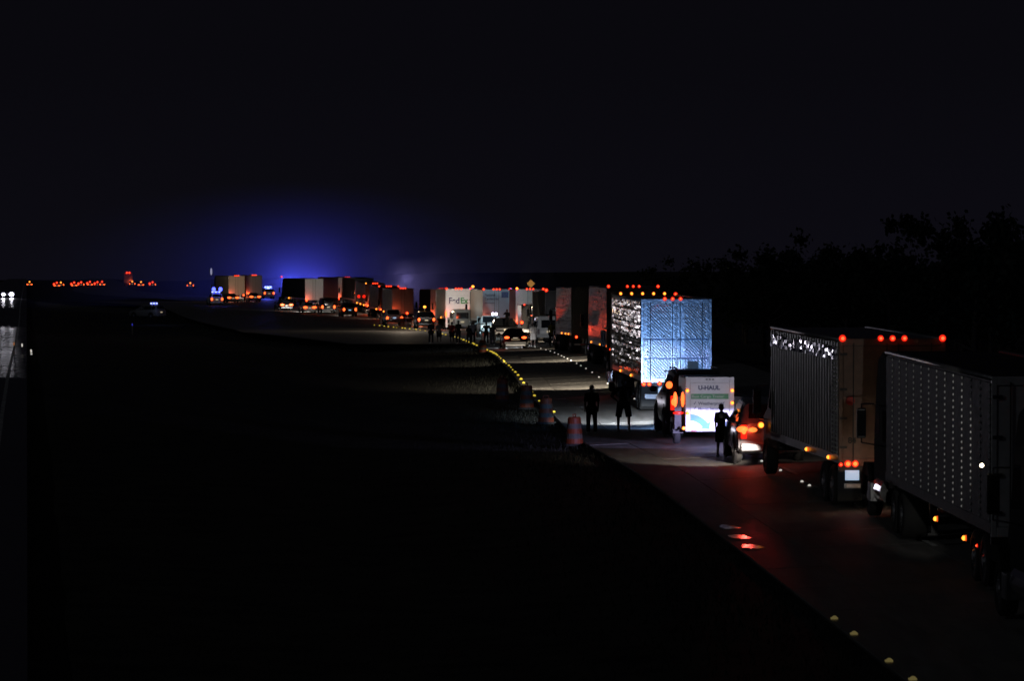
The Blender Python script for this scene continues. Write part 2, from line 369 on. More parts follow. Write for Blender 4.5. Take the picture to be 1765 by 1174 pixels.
def semi(label, X, Y, yaw, L=16.0, H=4.08, rear='plain', door=M_white, side='smooth', sidem=M_alu, cabm=M_grey, tails=((-.95,1.05),(-.75,1.05),(.75,1.05),(.95,1.05)),
         head=0, headcol=(1,.85,.65), clear=True, corner=True, cab='semi', lowd=False, plate=None, marker=(2.0,4.5), tail_glow=0., name='semi_truck', grp='trucks queuing on the highway', W=2.6, cablights=False, bottom=1.15, flap=True, centre_dx=0.):
    t = thing(name, label, 'truck', X, Y, yaw, grp)
    h = W/2; B = bottom; ls = max(1., min(1.6, Y/260)); lt_ = max(1., min(2.3, Y/220))
    bx = MB().box(-h+.03, h-.03, .06, L, B, H-.03).build('trailer_box', sidem, t, bevel=.03)
    MB().box(-h-.005, -h+.06, .02, L, B-.06, B+.14).build('bottom_rail', sidem if side == 'ribbed' else M_alu, bx)
    MB().rod((-h+.02,.02,H-.03),(-h+.02,L,H-.03),.05,n=10).build('top_rail', M_alu, bx, smooth=True)
    MB().rod((h-.02,.02,H-.03),(h-.02,L,H-.03),.05,n=10).build('top_rail', M_alu, bx, smooth=True)
    # side
    if side == 'ribbed':
        pw = 1.21; y = .1; k = 0
        rv = MB()
        while y < L-.2:
            MB().box(-h-.012, -h+.03, y, min(y+pw-.03, L), B+.15, H-.12).build('side_panel', sidem, bx)
            z = B+.2
            while z < H-.15:
                rv.ball((-h-.014, y+.05, z), .022, .030, .030, n=6, k=4); z += .125
            y += pw; k += 1
        r = rv.build('rivets', M_rivet, bx, smooth=True); r['kind'] = 'stuff'
    elif side == 'posts':
        y = .15
        while y < L-.1:
            MB().box(-h-.02, -h+.03, y, y+.09, B+.14, H-.09).build('side_post', sidem, bx); y += .41 if not lowd else .8
        rv = MB()
        for y in (.12,.3,.55,.8):
            z = B+.2
            while z < H-.2: rv.ball((-h-.026, y, z), .020,.026,.026, n=6, k=4); z += .11
        r = rv.build('rivets', M_rivet, bx, smooth=True); r['kind'] = 'stuff'
    elif side == 'wavy':
        dents(-h-.03, .1, L-.1, B+.14, H-.11, 17, 38, .025, .035).build('side_skin', sidem if sidem is not M_alu else M_alu_wavy, bx)
    else:
        for k in range(4): MB().box(-h-.006, -h+.03, .1+k*(L-.2)/4, .07+(k+1)*(L-.2)/4, B+.14, H-.1).build('side_panel', sidem, bx)
    # rear frame + doors
    fr = MB().box(-h, -h+.10, -.02, .08, B-.12, H).box(h-.10, h, -.02, .08, B-.12, H).box(-h+.10, h-.10, -.02, .08, H-.16, H).box(-h+.10, h-.10, -.02, .08, B-.12, B+.06)
    fr.build('rear_frame', door if rear != 'quilt' else M_steel, t, bevel=.01)
    if rear == 'roll':
        z = B+.07; k = 0
        while z < H-.17:
            MB().box(-h+.11, h-.11, .01, .05, z, min(z+.43, H-.165)).build('door_panel', door, t); z += .44
        MB().box(-.15,.15,-.03,.01,B+.12,B+.2).build('door_handle', M_dark, t)
    else:
        for s in (-1, 1):
            a, b = (-h+.11, -.008) if s < 0 else (.008, h-.11)
            d = MB().box(a, b, .0, .05, B+.07, H-.17).build('rear_door', door if rear != 'quilt' else M_steel, t, bevel=.006)
            for xo in ((.14, .95) if not lowd else (.2,)):
                x = s*xo
                MB().rod((x,-.03,B-.02),(x,-.03,H-.10),.014,n=6).build('lock_rod', M_dark if rear!='quilt' else M_chrome, d)
            if not lowd:
                for z in (B+.3, B+1.0, B+1.7, H-.4): MB().box(s*(h-.115)-.09 if s>0 else -h+.02, s*(h-.02) if s>0 else -h+.20, -.03, -.001, z, z+.06).build('hinge', M_dark if rear!='quilt' else M_steel, d)
                MB().box(s*.14-.02 if s>0 else -.45, .45 if s>0 else -.12, -.06,-.03,B+.28,B+.33).build('door_handle', M_dark, d)
            if rear == 'quilt':
                bands = [(B+.10, B+.72),(B+.82, B+1.42),(B+1.52, H-.22)]
                for q in bands:
                    if s < 0: quilt(d, a+.10, b-.20, q[0], q[1], .0); 
                    else: quilt(d, a+.30 if True else a, b-.10, q[0], q[1], .0)
                rr = MB()
                for xx in (a+.04, b-.04):
                    z = B+.12
                    while z < H-.2: rr.ball((xx,-.004,z), .02,.014,.02,n=6,k=4); z += .085
                zz = MB()
                o = rr.build('rivets', M_chrome, d); o['kind'] = 'stuff'
                for zb in (B+.74, B+1.44): MB().box(a+.02, b-.02, -.018, -.001, zb, zb+.06).build('door_band', mat('blue_grey_band', (.10,.15,.26), .4, .4), d)
                if s > 0: MB().box(.42,.80,-.03,-.004,B+.38,B+.66).build('placard', mat('grey_placard', (.16,.18,.16), .6), d)
    # clearance lights
    if clear:
        for dx in (-.29, 0, .29): lamp('r','clearance_light', t, (dx+centre_dx, -.03, H+.01), ls)
        if corner:
            lamp('r','clearance_light', t, (-h+.08, -.03, H+.01), 1.15*ls); lamp('r','clearance_light', t, (h-.08, -.03, H+.01), 1.15*ls)
    # lower rear
    bu = MB().box(-1.15,1.15,.02,.12,.48,.60).box(-.62,-.52,.04,.12,.60,B-.1).box(.52,.62,.04,.12,.60,B-.1).build('underride_guard', M_alu, t)
    for k in range(6): MB().box(-1.1+k*.37, -1.1+k*.37+.34, .012,.0195,.50,.58).build('reflector_strip', M_redtape if k%2 else M_tape, bu)
    MB().box(-h,h,.0,.1,B-.26,B-.125).build('rear_sill', M_dark, t)
    for x, z in tails: lamp('t','tail_light', t, (x, -.02, z), lt_)
    if Y > 300 and tails: glow(t, (tails[0][0]-.2,-.5,tails[0][1]+.1), 42, (1,.12,.04), name='tail_glow')
    if plate:
        px_, pz_, pm = plate
        MB().box(px_-.17,px_+.17,-.02,.0,pz_-.12,pz_+.12).build('licence_plate', pm, t, bevel=.004)
    if flap:
        for s in (-1,1): MB().box(s*.95-.3, s*.95+.3, .45, .47, .15, B-.1).build('mud_flap', M_rubber, t)
    MB().box(-.5,.5,.3,L-.5,B-.25,B-.05).box(-.5,-.4,.3,4,.8,B-.2).box(.4,.5,.3,4,.8,B-.2).build('chassis', M_dark, t)
    for yy in ((1.15, 2.45) if L > 9 else (2.2,)):
        MB().rod((-1.05,yy,.5),(1.05,yy,.5),.07).build('axle', M_dark, t)
        for s in (-1,1): wheel(t, W_truck, s*1.0, yy, .5)
    for y in marker: lamp('a','side_marker', t, (-h-.01, y, B+.02), lt_, -PI/2)
    if L > 12:
        for s in (-1,1): MB().box(s*.8-.07,s*.8+.07,L*.72,L*.72+.14,.25,B-.05).box(s*.8-.15,s*.8+.15,L*.72-.06,L*.72+.2,.2,.25).build('landing_leg', M_dark, t)
    # tractor / cab
    y0 = L + (.15 if cab == 'box' else -1.6)
    if cab == 'box':
        c = MB().prism([(y0,.75),(y0+2.6,.75),(y0+2.6,1.6),(y0+1.9,1.85),(y0+1.2,2.75),(y0,2.8)], -1.1, 1.1).build('cab', cabm, t, bevel=.06)
        fw = y0+1.9; cw = 1.1; ft = y0+2.6; rt = 2.8; cy0 = y0
        wheel(t, W_steer, -1.0, fw, .5); wheel(t, W_steer, 1.0, fw, .5)
    else:
        MB().box(-.45,.45,L-3.4,L+5.2,.75,1.0).build('tractor_frame', M_dark, t)
        cy0 = L+.45; fw = L+4.3; cw = 1.22; ft = L+5.3; rt = H-.05
        c = MB().prism([(cy0,.9),(L+2.9,.9),(L+2.9,1.9),(L+2.55,2.95),(L+2.1,rt-.15),(L+1.4,rt),(cy0,rt-.05)], -cw, cw).build('cab', cabm, t, bevel=.08)
        MB().prism([(L+2.9,.85),(ft,.75),(ft,1.45),(ft-.2,1.75),(L+2.9,1.98)], -.85, .85).build('hood', cabm, t, bevel=.08)
        for s in (-1,1):
            MB().prism([(fw-.75,.55),(fw-.7,1.0),(fw-.35,1.25),(fw+.35,1.25),(fw+.75,1.0),(ft,.55),(ft,.45),(fw+.62,.5),(fw+.45,.95),(fw-.45,.95),(fw-.62,.5)], s*1.0-.25, s*1.0+.25).build('fender', cabm, t, bevel=.02)
            wheel(t, W_steer, s*1.03, fw, .5)
            for yy in (L-2.6, L-1.25): wheel(t, W_truck, s*1.0, yy, .5)
            MB().rod((s*1.0, L+.9, .78),(s*1.0, L+2.4, .78), .32, n=16).build('fuel_tank', M_chrome, t, smooth=False)
            MB().box(s*1.22-.14 if s<0 else 1.08, -1.08 if s<0 else s*1.22+.14, L+2.45, L+2.9, .45, .9).build('step_box', M_alu, t, bevel=.02)
            MB().rod((s*1.12, L+.28, .9),(s*1.12, L+.28, H-.15), .085, n=10).build('exhaust_stack', M_chrome, t, smooth=True)
        MB().box(-1.2,1.2,ft,ft+.12,.4,.8).build('front_bumper', M_chrome, t, bevel=.03)
    gl = MB()
    for s in (-1,1):
        x0, x1 = (s*cw-.006, s*cw+.006)
        if cab == 'box': MB().prism([(cy0+.35,1.75),(y0+1.65,1.85),(y0+1.15,2.55),(cy0+.35,2.55)], x0, x1).build('side_window', M_glass, c)
        else: MB().prism([(L+1.85,2.05),(L+2.75,2.0),(L+2.5,2.75),(L+1.85,2.8)], x0, x1).build('side_window', M_glass, c)
        ym = (L+2.8) if cab != 'box' else y0+1.75
        zm = 1.85 if cab != 'box' else 1.6
        mm = MB().box(s*(cw+.30)-.11, s*(cw+.30)+.11, ym-.05, ym+.07, zm+.05, zm+.75).build('mirror', M_black, c, bevel=.03)
        MB().tube([(s*cw,ym,zm+.85),(s*(cw+.3),ym,zm+.85),(s*(cw+.3),ym,zm-.05),(s*cw,ym,zm-.1)], .016).build('mirror_arm', M_chrome, mm)
        MB().box(s*(cw+.30)-.09, s*(cw+.30)+.09, ym-.058, ym-.051, zm+.1, zm+.7).build('mirror_glass', M_glass, mm)
        hl = MB().box(s*.88-.14, s*.88+.14, ft+.002, ft+.06, .95 if cab!='box' else .85, 1.15 if cab!='box' else 1.05).build('headlight', M_headw if head else M_clearoff, t, bevel=.02)
        if head: low_beam(t, (s*.88, ft+.12, 1.05), head*(10.0 if s < 0 else .8), headcol, 7, yaw=6.5 if s < 0 else 0, wide=3.4)
    if cablights:
        for k in (-2,-1,0,1,2): lamp('a','cab_light', c, (k*.45, L+1.2 if cab!='box' else y0+1, rt+.08), 1.1)
    if tail_glow: glow(t, (-.8,-.35,1.0), tail_glow, (1,.12,.04))
    return t, bx, c

# T0 ribbed trailer at right, nearest whole truck
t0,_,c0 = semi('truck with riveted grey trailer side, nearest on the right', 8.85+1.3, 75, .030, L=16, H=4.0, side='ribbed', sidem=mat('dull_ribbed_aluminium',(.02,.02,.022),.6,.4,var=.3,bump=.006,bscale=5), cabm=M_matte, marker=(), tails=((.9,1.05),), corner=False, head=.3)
for my, mz in ((3.1,.78),(7.2,.86)): lamp('a','side_marker', t0, (-1.32, my, mz), 1., -PI/2)
lamp('r','side_marker', t0, (-1.32, 1.6, .75), .5, -PI/2)
tm,_,_ = semi('black tractor unit cut off by the right edge of the picture', 10.6, 50.5, .045, L=16.2, H=3.9, side='smooth', cabm=M_matte, marker=(), tails=(), clear=False, lowd=True)
wl_ = MB().ball((0,0,0), .036,.03,.036).build('work_lamp', M_headw, tm, (-1.75, 18.8, 2.75), smooth=True)  # lamp ball at the source of the added glint beam
spot(tm, (-1.75, 19.0, 2.75), 900, (1,.97,.9), tilt=1, size=8.4, blend=.35, yaw=-4.6, name='added_glint_beam').scale = (1, 2.6, 1)  # narrow beam added to bring out the rivets on the trailer side
# T1 box truck with tan rear doors
M_t1side = mat('polished_post_side', (.13,.13,.14), .33, .8, var=.15, bump=.008, bscale=3.2, stretch=(1,1.5,.35))
t1, b1, _ = semi('box truck with tan rear doors, bluish number plate and five red roof lamps, at right', 9.17, 98, .085, L=11.0, H=4.1, door=M_brown, side='posts', sidem=M_t1side, cabm=M_dark, cab='box',
          tails=((-1.08,1.08),(-.90,1.08),(-.34,1.12)), plate=(-.97,.80,M_plate), marker=(1.2,4.6), name='box_truck')
dents(-1.345, .1, 10.9, 3.58, 3.90, 44, 4, .055, .06).build('added_sparkle_band', mat('sparkle_band_metal', (.85,.85,.9), .15, 1., var=.05), b1)  # band added to carry the headlight reflection along the top of the side
text('84', .20, M_dark, t1, (-1.08,-.03,1.58), bold=.006)
for x, z in ((-1.02,2.60),(-.25,2.55)): MB().rod((x,-.005,z),(x,-.025,z),.11,n=14).build('round_reflector', M_redtape, t1)
lamp('r','tail_light', t1, (-1.25,-.02,1.06), .7); lamp('r','tail_light', t1, (-.55,-.02,.90), .8)
glow(t1, (-.5,-1.6,1.35), .6, (1,.45,.25), rad=.1, name='tail_glow')
lamp('a','turn_signal', t1, (-1.28, 13.0, 1.35), 1.5)
glow(t1, (-.95,-.45,.95), .7, (1,.35,.2), name='tail_glow')
spot(t1, (-1.0,-.1,1.05), 4, (1,.05,.03), tilt=5, size=24, yaw=172, blend=.7, name='red_beam')
for s in (-1,1): low_beam(t1, (s*.8, 13.9, .95), 3800 if s < 0 else 150, (1,.84,.72), 9.0, yaw=11 if s < 0 else 0, wide=2.5)
# T2 quilted stainless rear
t2, b2, c2 = semi('truck with a quilted stainless steel rear lit blue-white, ahead of the dark estate car', 4.73+1.3, 149, .040, L=16, H=4.1, rear='quilt', side='wavy', cabm=M_dark, cablights=True,
          tails=((-1.2,.98),(-1.0,.98),(-.62,1.0)), head=2400, headcol=(1,.85,.65), corner=False, centre_dx=-.14, marker=(4.5,10.5), plate=(-.5,.72,M_plate))
lamp('r','clearance_light', t2, (1.25, 15.9, 4.12), 1.1)
MB().box(-1.12,-.02,-.01,.03,.44,.60).build('bright_reflector', M_tape, t2)
# B
tb, bb, cb = semi('dark truck with five roof lamps just ahead of the stainless-backed one', 5.97, 200, .036, L=15.5, H=4.1, door=M_dark, side='wavy', sidem=M_wavyd, cabm=M_dark, tails=((-1.1,1.0),), marker=(.4,5.,13.), head=2200)
glow(t2, (-1.9,17.5,1.0), 2, (1,.1,.05))
# C
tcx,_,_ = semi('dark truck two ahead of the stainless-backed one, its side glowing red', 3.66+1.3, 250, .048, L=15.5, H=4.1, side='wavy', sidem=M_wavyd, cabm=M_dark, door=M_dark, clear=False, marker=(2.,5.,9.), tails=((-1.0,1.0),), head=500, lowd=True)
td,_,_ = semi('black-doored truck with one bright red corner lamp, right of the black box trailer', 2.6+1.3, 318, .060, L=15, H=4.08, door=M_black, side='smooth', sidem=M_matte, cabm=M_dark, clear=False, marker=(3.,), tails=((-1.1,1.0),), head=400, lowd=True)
lamp('r','clearance_light', td, (-1.22,-.03,4.1), 2.0)
# white + blue-white + parcel trailers
tw,_,_ = semi('truck with cream rear doors below the yellow diamond sign', at(913.5,372), 372, .085, L=15, H=4.08, door=M_cream, side='smooth', sidem=M_brown, cabm=M_dark, marker=(3.,), tails=((-1.1,1.0),(1.1,1.0)), head=500, lowd=True)
lamp('a','clearance_light', tw, (-1.2,-.04,4.14), 2.2)
glow(tw, (-1.6,-.2,3.9), 3, (.8,.15,1), name='beacon_glow')
M_bw = mat('pale_blue_doors', (.42,.60,.72), .4, var=.05)
tbw,_,_ = semi('truck with pale blue lettered rear doors between the white parcel truck and the cream-doored one', at(856,379), 379, .085, L=15, H=4.08, door=M_bw, side='smooth', sidem=M_brown, cabm=M_dark, marker=(1.,), tails=((-1.15,1.05),(1.15,1.05)), head=500, lowd=True)
text('National', .36, M_navy, tbw, (-1.12,-.045,3.45), bold=.005, sx=.8); text('Carriers Inc', .30, M_navy, tbw, (-1.12,-.045,3.1), sx=.9, bold=.004)
text('nationwide', .2, M_navy, tbw, (-1.12,-.045,2.75)); text('12864', .2, M_navy, tbw, (-1.12,-.045,1.75))
MB().box(.45,1.1,-.04,-.032,3.3,3.85).build('emblem', mat('slate_blue_emblem', (.06,.10,.28), .5), tbw)
tf,_,_ = semi('truck with white rear door lettered in dark and green, left of pale blue doors', at(790.5,411), 411, .082, L=15.2, H=4.1, rear='roll', door=M_white, side='posts', sidem=mat('dull_side', (.25,.24,.24), .4, .6), cabm=M_white, marker=(6.,), tails=(), lowd=True, head=500)
text('Fed', .84, M_purple, tf, (-1.02,-.04,2.62), bold=.022, sx=.92); text('Ex', .84, M_green, tf, (.17,-.04,2.62), bold=.022, sx=.92)
for s in (-1,1):
    q = MB().ball((s*1.27,-.06,1.55), .10,.05,.34).build('tail_light', M_redhot, tf, smooth=True)
glow(tf, (-1.5,-.5,1.6), 28, (1,.09,.04), name='tail_glow'); glow(tf, (1.5,-.5,1.6), 28, (1,.09,.04), name='tail_glow')
MB().box(-1.32,-1.12,-.05,-.03,.2,1.1).build('lit_flap', M_tape, tf)
# G, H, I, J
semi('truck with a dark side, half hidden behind the white-doored parcel truck', -9.0+1.3, 449, .10, L=15, H=4.1, door=M_cream, side='smooth', sidem=M_matte, cabm=M_matte, clear=True, corner=False, marker=(2.,7.,), tails=((-1.1,1.2),), lowd=True, head=300)
semi('dark truck with three red roof lamps, fourth truck left of the white-doored parcel truck', at(694.5,490), 490, .115, L=14, H=4.1, door=M_tan, side='posts', sidem=M_alu, cabm=M_dark, corner=False, marker=(.5,3.5,7.,11.), tails=((-1.,1.1),(.5,1.1)), lowd=True, head=300)
semi('dark truck with roof lamps low at its right, wedged between far trucks', at(670,517), 517, .12, L=13, H=4.1, door=M_dark, side='posts', sidem=M_alu, cabm=M_dark, corner=True, marker=(2.,), tails=((-1.,1.1),), lowd=True, head=300)
th,_,_ = semi('grey-backed truck with round red lamps high on its doors and three roof lamps', at(646.5,542), 542, .13, L=14, H=4.08, door=M_grey, side='posts', sidem=M_alu, cabm=M_red, corner=False, marker=(1.,6.,11.,), tails=((-1.,1.1),(-.3,1.1),(.6,1.1)), lowd=True, head=300)
lamp('a','clearance_light', th, (-1.24,-.03,4.1), 1.7)
for k in (-.1, -2.2, -1.5): MB().rod((k,-.06,2.35),(k,-.1,2.35),.22,n=12).build('round_red_lamp', M_redlens, th)
semi('dark truck with two red lamps at its right roof corner, behind the pale-doored one', at(628,566), 566, .16, L=14, H=4.2, door=M_black, side='smooth', sidem=M_matte, cabm=M_dark, corner=True, clear=False, marker=(), tails=(), lowd=True)
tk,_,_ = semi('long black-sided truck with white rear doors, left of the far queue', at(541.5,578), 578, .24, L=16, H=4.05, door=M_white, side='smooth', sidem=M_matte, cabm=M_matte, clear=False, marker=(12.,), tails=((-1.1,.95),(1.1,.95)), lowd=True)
lamp('r','roof_light', tk, (-1.0,20.,4.2), 2.)
tmn,_,_ = semi('truck with pale rear doors and three red roof lamps, right of the long black-sided truck', at(598.5,588), 588, .22, L=16, H=4.08, door=M_white, side='smooth', sidem=mat('mauve_side', (.18,.12,.2), .4, .3), cabm=M_dark, corner=False, marker=(), tails=((-1.1,.95),(1.1,.95)), lowd=True)
tq1,_,_ = semi('brownish truck rear with three red roof lamps at the far left end of the queue', at(408,650), 650, .22, L=14, H=4.1, door=M_tan, side='smooth', sidem=M_tan, cabm=M_dark, corner=False, marker=(), tails=((-.9,1.),(1.1,1.)), lowd=True)
tq2,_,_ = semi('grey truck rear beside the brownish one, right next to the bright blue glow', at(438,655), 655, .22, L=14, H=4.15, door=M_grey, side='smooth', sidem=M_grey, cabm=M_dark, corner=False, marker=(), tails=((-1.,1.2),(-.8,1.2)), lowd=True)
tqf,_,_ = semi('tiny pale truck rear with a red lamp on top, far left on the horizon', at(221,1250), 1250, .1, L=14, H=4.1, door=M_white, side='smooth', cabm=M_dark, corner=False, marker=(), tails=((1.1,1.2),), lowd=True)
for s in (-.4,.4): lamp('r','roof_light', tqf, (s,-.03,4.2), 5.)

# ------------------------------------------------------------------ cars
KINDS = {
 # y, half width, z bottom, z belt, z top, half width at top
 'sedan': dict(L=4.75, st=[(0,.74,.42,.78,.80,.60),(.12,.86,.28,.92,.95,.68),(.75,.91,.22,.99,1.02,.66),(1.35,.92,.22,.96,1.38,.56),(2.0,.92,.22,.95,1.44,.57),(2.75,.92,.22,.94,1.38,.57),(3.45,.90,.22,.92,.96,.66),(4.4,.86,.26,.74,.80,.62),(4.7,.74,.36,.60,.64,.55),(4.75,.66,.40,.52,.56,.5)], g=(2,6), wh=(.95,3.85), r=.34, ms=W_car),
 'suv': dict(L=4.9, st=[(0,.82,.48,1.10,1.16,.70),(.08,.93,.36,1.14,1.24,.74),(.30,.97,.30,1.15,1.72,.70),(.9,.98,.28,1.13,1.79,.70),(2.3,.98,.28,1.10,1.80,.70),(3.0,.98,.28,1.08,1.68,.68),(3.75,.96,.28,1.06,1.12,.72),(4.65,.92,.34,.98,1.03,.7),(4.85,.84,.42,.80,.84,.65),(4.9,.78,.46,.7,.74,.6)], g=(1,6), wh=(.95,3.95), r=.40, ms=W_suv),
 'pickup': dict(L=5.7, st=[(0,.90,.62,1.02,1.10,.88),(.06,.98,.55,1.08,1.18,.94),(1.0,1.0,.5,1.08,1.18,.96),(1.85,1.0,.48,1.10,1.18,.96),(1.95,1.0,.45,1.16,1.22,.80),(2.2,1.0,.42,1.16,1.86,.74),(3.3,1.0,.42,1.15,1.88,.74),(3.7,1.0,.42,1.13,1.78,.72),(4.35,.99,.42,1.12,1.18,.78),(5.4,.96,.48,1.05,1.10,.8),(5.65,.9,.5,.85,.9,.75),(5.7,.85,.52,.8,.85,.7)], g=(4,8), wh=(1.15,4.6), r=.42, ms=W_suv),
 'van': dict(L=5.6, st=[(0,.90,.5,1.1,1.95,.78),(.05,.97,.42,1.12,2.08,.82),(2.4,.99,.36,1.12,2.12,.82),(3.9,.99,.36,1.12,2.05,.80),(4.65,.97,.38,1.08,1.18,.8),(5.4,.92,.45,.9,.98,.75),(5.6,.85,.5,.8,.85,.7)], g=(1,4), wh=(1.1,4.7), r=.36, ms=W_car),
}
def car(kind, label, X, Y, yaw, paint, name=None, cat=None, tail='on', head=0, headcol=(1,.9,.8), facing=0, doors=(), grp=None, plate=M_platew, roofrail=False, tilt=22, size=60, blend=.5, cargo=None):
    K = KINDS[kind]; st = K['st']
    t = thing(name or {'sedan':'car','suv':'estate_car','pickup':'pickup_truck','van':'van'}[kind], label, cat or {'sedan':'car','suv':'car','pickup':'pickup truck','van':'van'}[kind], X, Y, yaw + (PI if facing else 0), grp or 'cars stuck in the queue')
    rings = []
    for y, hw, zb, zt, zr, ht in st:
        half = [(0,zb),(hw*.86,zb),(hw*.98,zb+.10),(hw,lerp(zb,zt,.5)),(hw*.985,zt-.03),(hw*.96,zt),(lerp(hw*.95,ht,.55),lerp(zt,zr,.55)),(ht,zr-.05),(ht*.86,zr),(0,zr+.015)]
        ring = [(x,y,z) for x,z in half] + [(-x,y,z) for x,z in half[-2:0:-1]]
        rings.append(ring)
    n = len(rings[0]); v = [p for r in rings for p in r]; f = []
    for i in range(len(rings)-1):
        for j in range(n): f.append((i*n+j, (i+1)*n+j, (i+1)*n+(j+1)%n, i*n+(j+1)%n))
    f.append(tuple(range(n))); f.append(tuple((len(rings)-1)*n+j for j in range(n-1,-1,-1)))
    b = MB().add(v, f).build('body', paint, t, smooth=True)
    md = b.modifiers.new('edge', 'EDGE_SPLIT'); md.split_angle = R(38)
    g0, g1 = K['g']
    for s in (-1, 1):
        k = [i for i in range(g0, g1+1) if st[i][4] - st[i][3] > .25]
        for i in k[:-1]:
            q = []
            for (ii, ty) in ((i, .04), (i+1, -.04)):
                y, hw, zb, zt, zr, ht = st[ii]
                for fr in (.10, .86):
                    q.append((s*(lerp(hw*.96, ht, fr)+.012), y+ty, lerp(zt, zr-.05, fr)))
            MB().add(q, [(0,2,3,1)]).build('side_window', M_glass, b)
    # rear window and windscreen from the slope between two stations
    ups = [i for i in range(1, len(st)) if (st[i-1][4]-st[i-1][3]) < .2 and (st[i][4]-st[i][3]) > .25]
    dns = [i for i in range(1, len(st)) if (st[i-1][4]-st[i-1][3]) > .25 and (st[i][4]-st[i][3]) < .2]
    def pane(a, c, nm, sgn):
        A, B_ = st[a], st[c]
        za, zb = A[4], B_[4]
        q = []
        for fr in (.08, .90):
            y = lerp(A[0], B_[0], fr); z = lerp(za, zb, fr)+.022; h = lerp(A[5], B_[5], fr)*.86
            q += [(-h, y+sgn*.01, z), (h, y+sgn*.01, z)]
        MB().add(q, [(0,1,3,2)]).build(nm, M_glass, b)
    if ups: pane(ups[0]-1, ups[0], 'rear_window', -1)
    elif kind == 'van': MB().box(-.6,.6,-.02,-.008,1.2,1.8).build('rear_window', M_glass, b)
    if dns: pane(dns[-1], dns[-1]-1, 'windscreen', 1)
    y, hw, zb, zt, zr, ht = st[1]
    MB().box(-hw*.92, hw*.92, -.10, .10, zb+.02, zb+.24).build('rear_bumper', M_grey if kind=='pickup' else paint, t, bevel=.03)
    MB().box(-st[-2][1], st[-2][1], K['L']-.12, K['L']+.06, st[-2][2], st[-2][2]+.22).build('front_bumper', paint, t, bevel=.03)
    cs_ = max(1., min(2.2, Y/230))
    for s in (-1, 1):
        for wy in K['wh']:
            w_ = wheel(t, K['ms'], s*(max(q[1] for q in st)-.10), wy, K['r'])
            MB().rod((s*(max(q[1] for q in st)-.06),wy,K['r']+.02),(s*(max(q[1] for q in st)+.004),wy,K['r']+.02), K['r']+.06, n=20).build('wheel_arch', M_black, t)
        mi = MB().ball((s*(st[3][1]+.12), lerp(st[dns[-1]-1][0], st[dns[-1]][0], .5) if dns else 3.3, st[3][3]+.08), .12,.07,.09).build('mirror', paint, b, smooth=True)
        tall = kind in ('suv','pickup','van')
        z0, z1 = (zt-.30, zt-.05) if kind == 'sedan' else (zt-.42, zt-.02)
        x0, x1 = (s*hw*.92, s*hw*(.52 if kind=='sedan' else .74)); x0, x1 = min(x0,x1), max(x0,x1)
        tl = MB().box(x0, x1, -.04, .10, z0+ (.12 if kind=='sedan' else 0), z1).build('tail_light', M_redlens if tail else M_clearoff, t, bevel=.02)
        if tail:
            MB().ball(((x0+x1)/2, -.05, (z0+z1)/2 + (.06 if kind=='sedan' else .03)), (x1-x0)*(.42)*cs_, .03, (.07 if kind=='sedan' else .10)*cs_).build('bulb', M_redhot, tl, smooth=True)
        h0 = st[-2][1]-.12
        MB().box(s*(h0-.12)-.14, s*(h0-.12)+.14, K['L']-.10, K['L']+.02, st[-2][3]-.22, st[-2][3]-.06).build('headlight', M_headl if head else M_clearoff, t, bevel=.02)
        if head: spot(t, (s*(h0-.12), K['L']+.10, st[-2][3]-.14), (head if not isinstance(head, tuple) else head[0 if s < 0 else 1]), headcol, tilt, size, blend)
        dh = MB().box(s*st[3][1]*.99-.015, s*st[3][1]*.99+.015, 1.7,1.88, st[3][3]-.14, st[3][3]-.10).build('door_handle', M_chrome, b)
    MB().box(-.17,.17,-.055 if kind!='sedan' else -.03,.1,(zb+zt)/2+.05,(zb+zt)/2+.19).build('licence_plate', plate, t)
    if roofrail:
        for s in (-1,1): MB().tube([(s*.62,.5,1.80),(s*.62,.6,1.86),(s*.62,2.7,1.86),(s*.62,2.9,1.78)],.022).build('roof_rail', M_alu, t)
    for side, yy, ang in doors:
        d = MB().prism([(0,.5),(1.0,.5),(1.0,1.15),(.85,1.2),(.35,1.8),(0,1.8)], -.03, .03)
        dv = d.build('open_door', paint, t, (side*1.0, yy, 0)); dv.rotation_euler = (0,0,-side*ang)
        # hinge at front: shift so the leading edge stays on the body
        dv.location = (side*1.0 , yy, 0); dv.scale = (1,-1,1)
        MB().prism([(.08,1.15),(.84,1.15),(.42,1.7),(.08,1.7)], -.036, .036).build('door_window', M_glass, dv)
    return t

# car lit red, between the trailer and the box truck
c1 = car('suv','silver car with glaring red brake lamp, squeezed between rental trailer and box truck', 7.36, 115.4, .03, M_silver, name='car', head=(60,60), headcol=(.8,.8,1.), tilt=17, size=42, blend=.6)
glow(c1, (-.75,-.30,1.0), 12, (1,.06,.03), name='brake_glow'); 
MB().ball((-.82,-.08,1.0), .17,.05,.09).ball((-.52,-.08,.98), .12,.05,.07).build('brake_light', M_redhot, c1, smooth=True)
spot(c1, (-.8,-.15,.95), 4, (1,.05,.05), tilt=14, size=40, yaw=176, blend=.8, name='red_beam')
spot(c1, (-.75,-.2,.95), 26, (1,.06,.04), tilt=5, size=7, yaw=177, blend=1., name='red_beam')
red_fill0 = spot(c1, (-.75,-.2,.95), 260, (1,.05,.04), size=3.6, blend=.9, name='red_beam'); aim(red_fill0, (5.35, 89.5, .05))  # narrow red beam added to make the puddles shine
for q_, pw_ in ((-.8,2000),(.8,1500)): low_beam(c1, (q_,5.02,.86), pw_, (.55,.50,1.), 5.0, yaw=6, wide=3., size=16.5).data.spot_blend = .25
spot(c1, (-.7,5.0,1.0), 220, (.85,.82,1.), tilt=-4, size=100, blend=1., name='added_fill_beam')  # wide fill added to brighten the upper rental trailer door
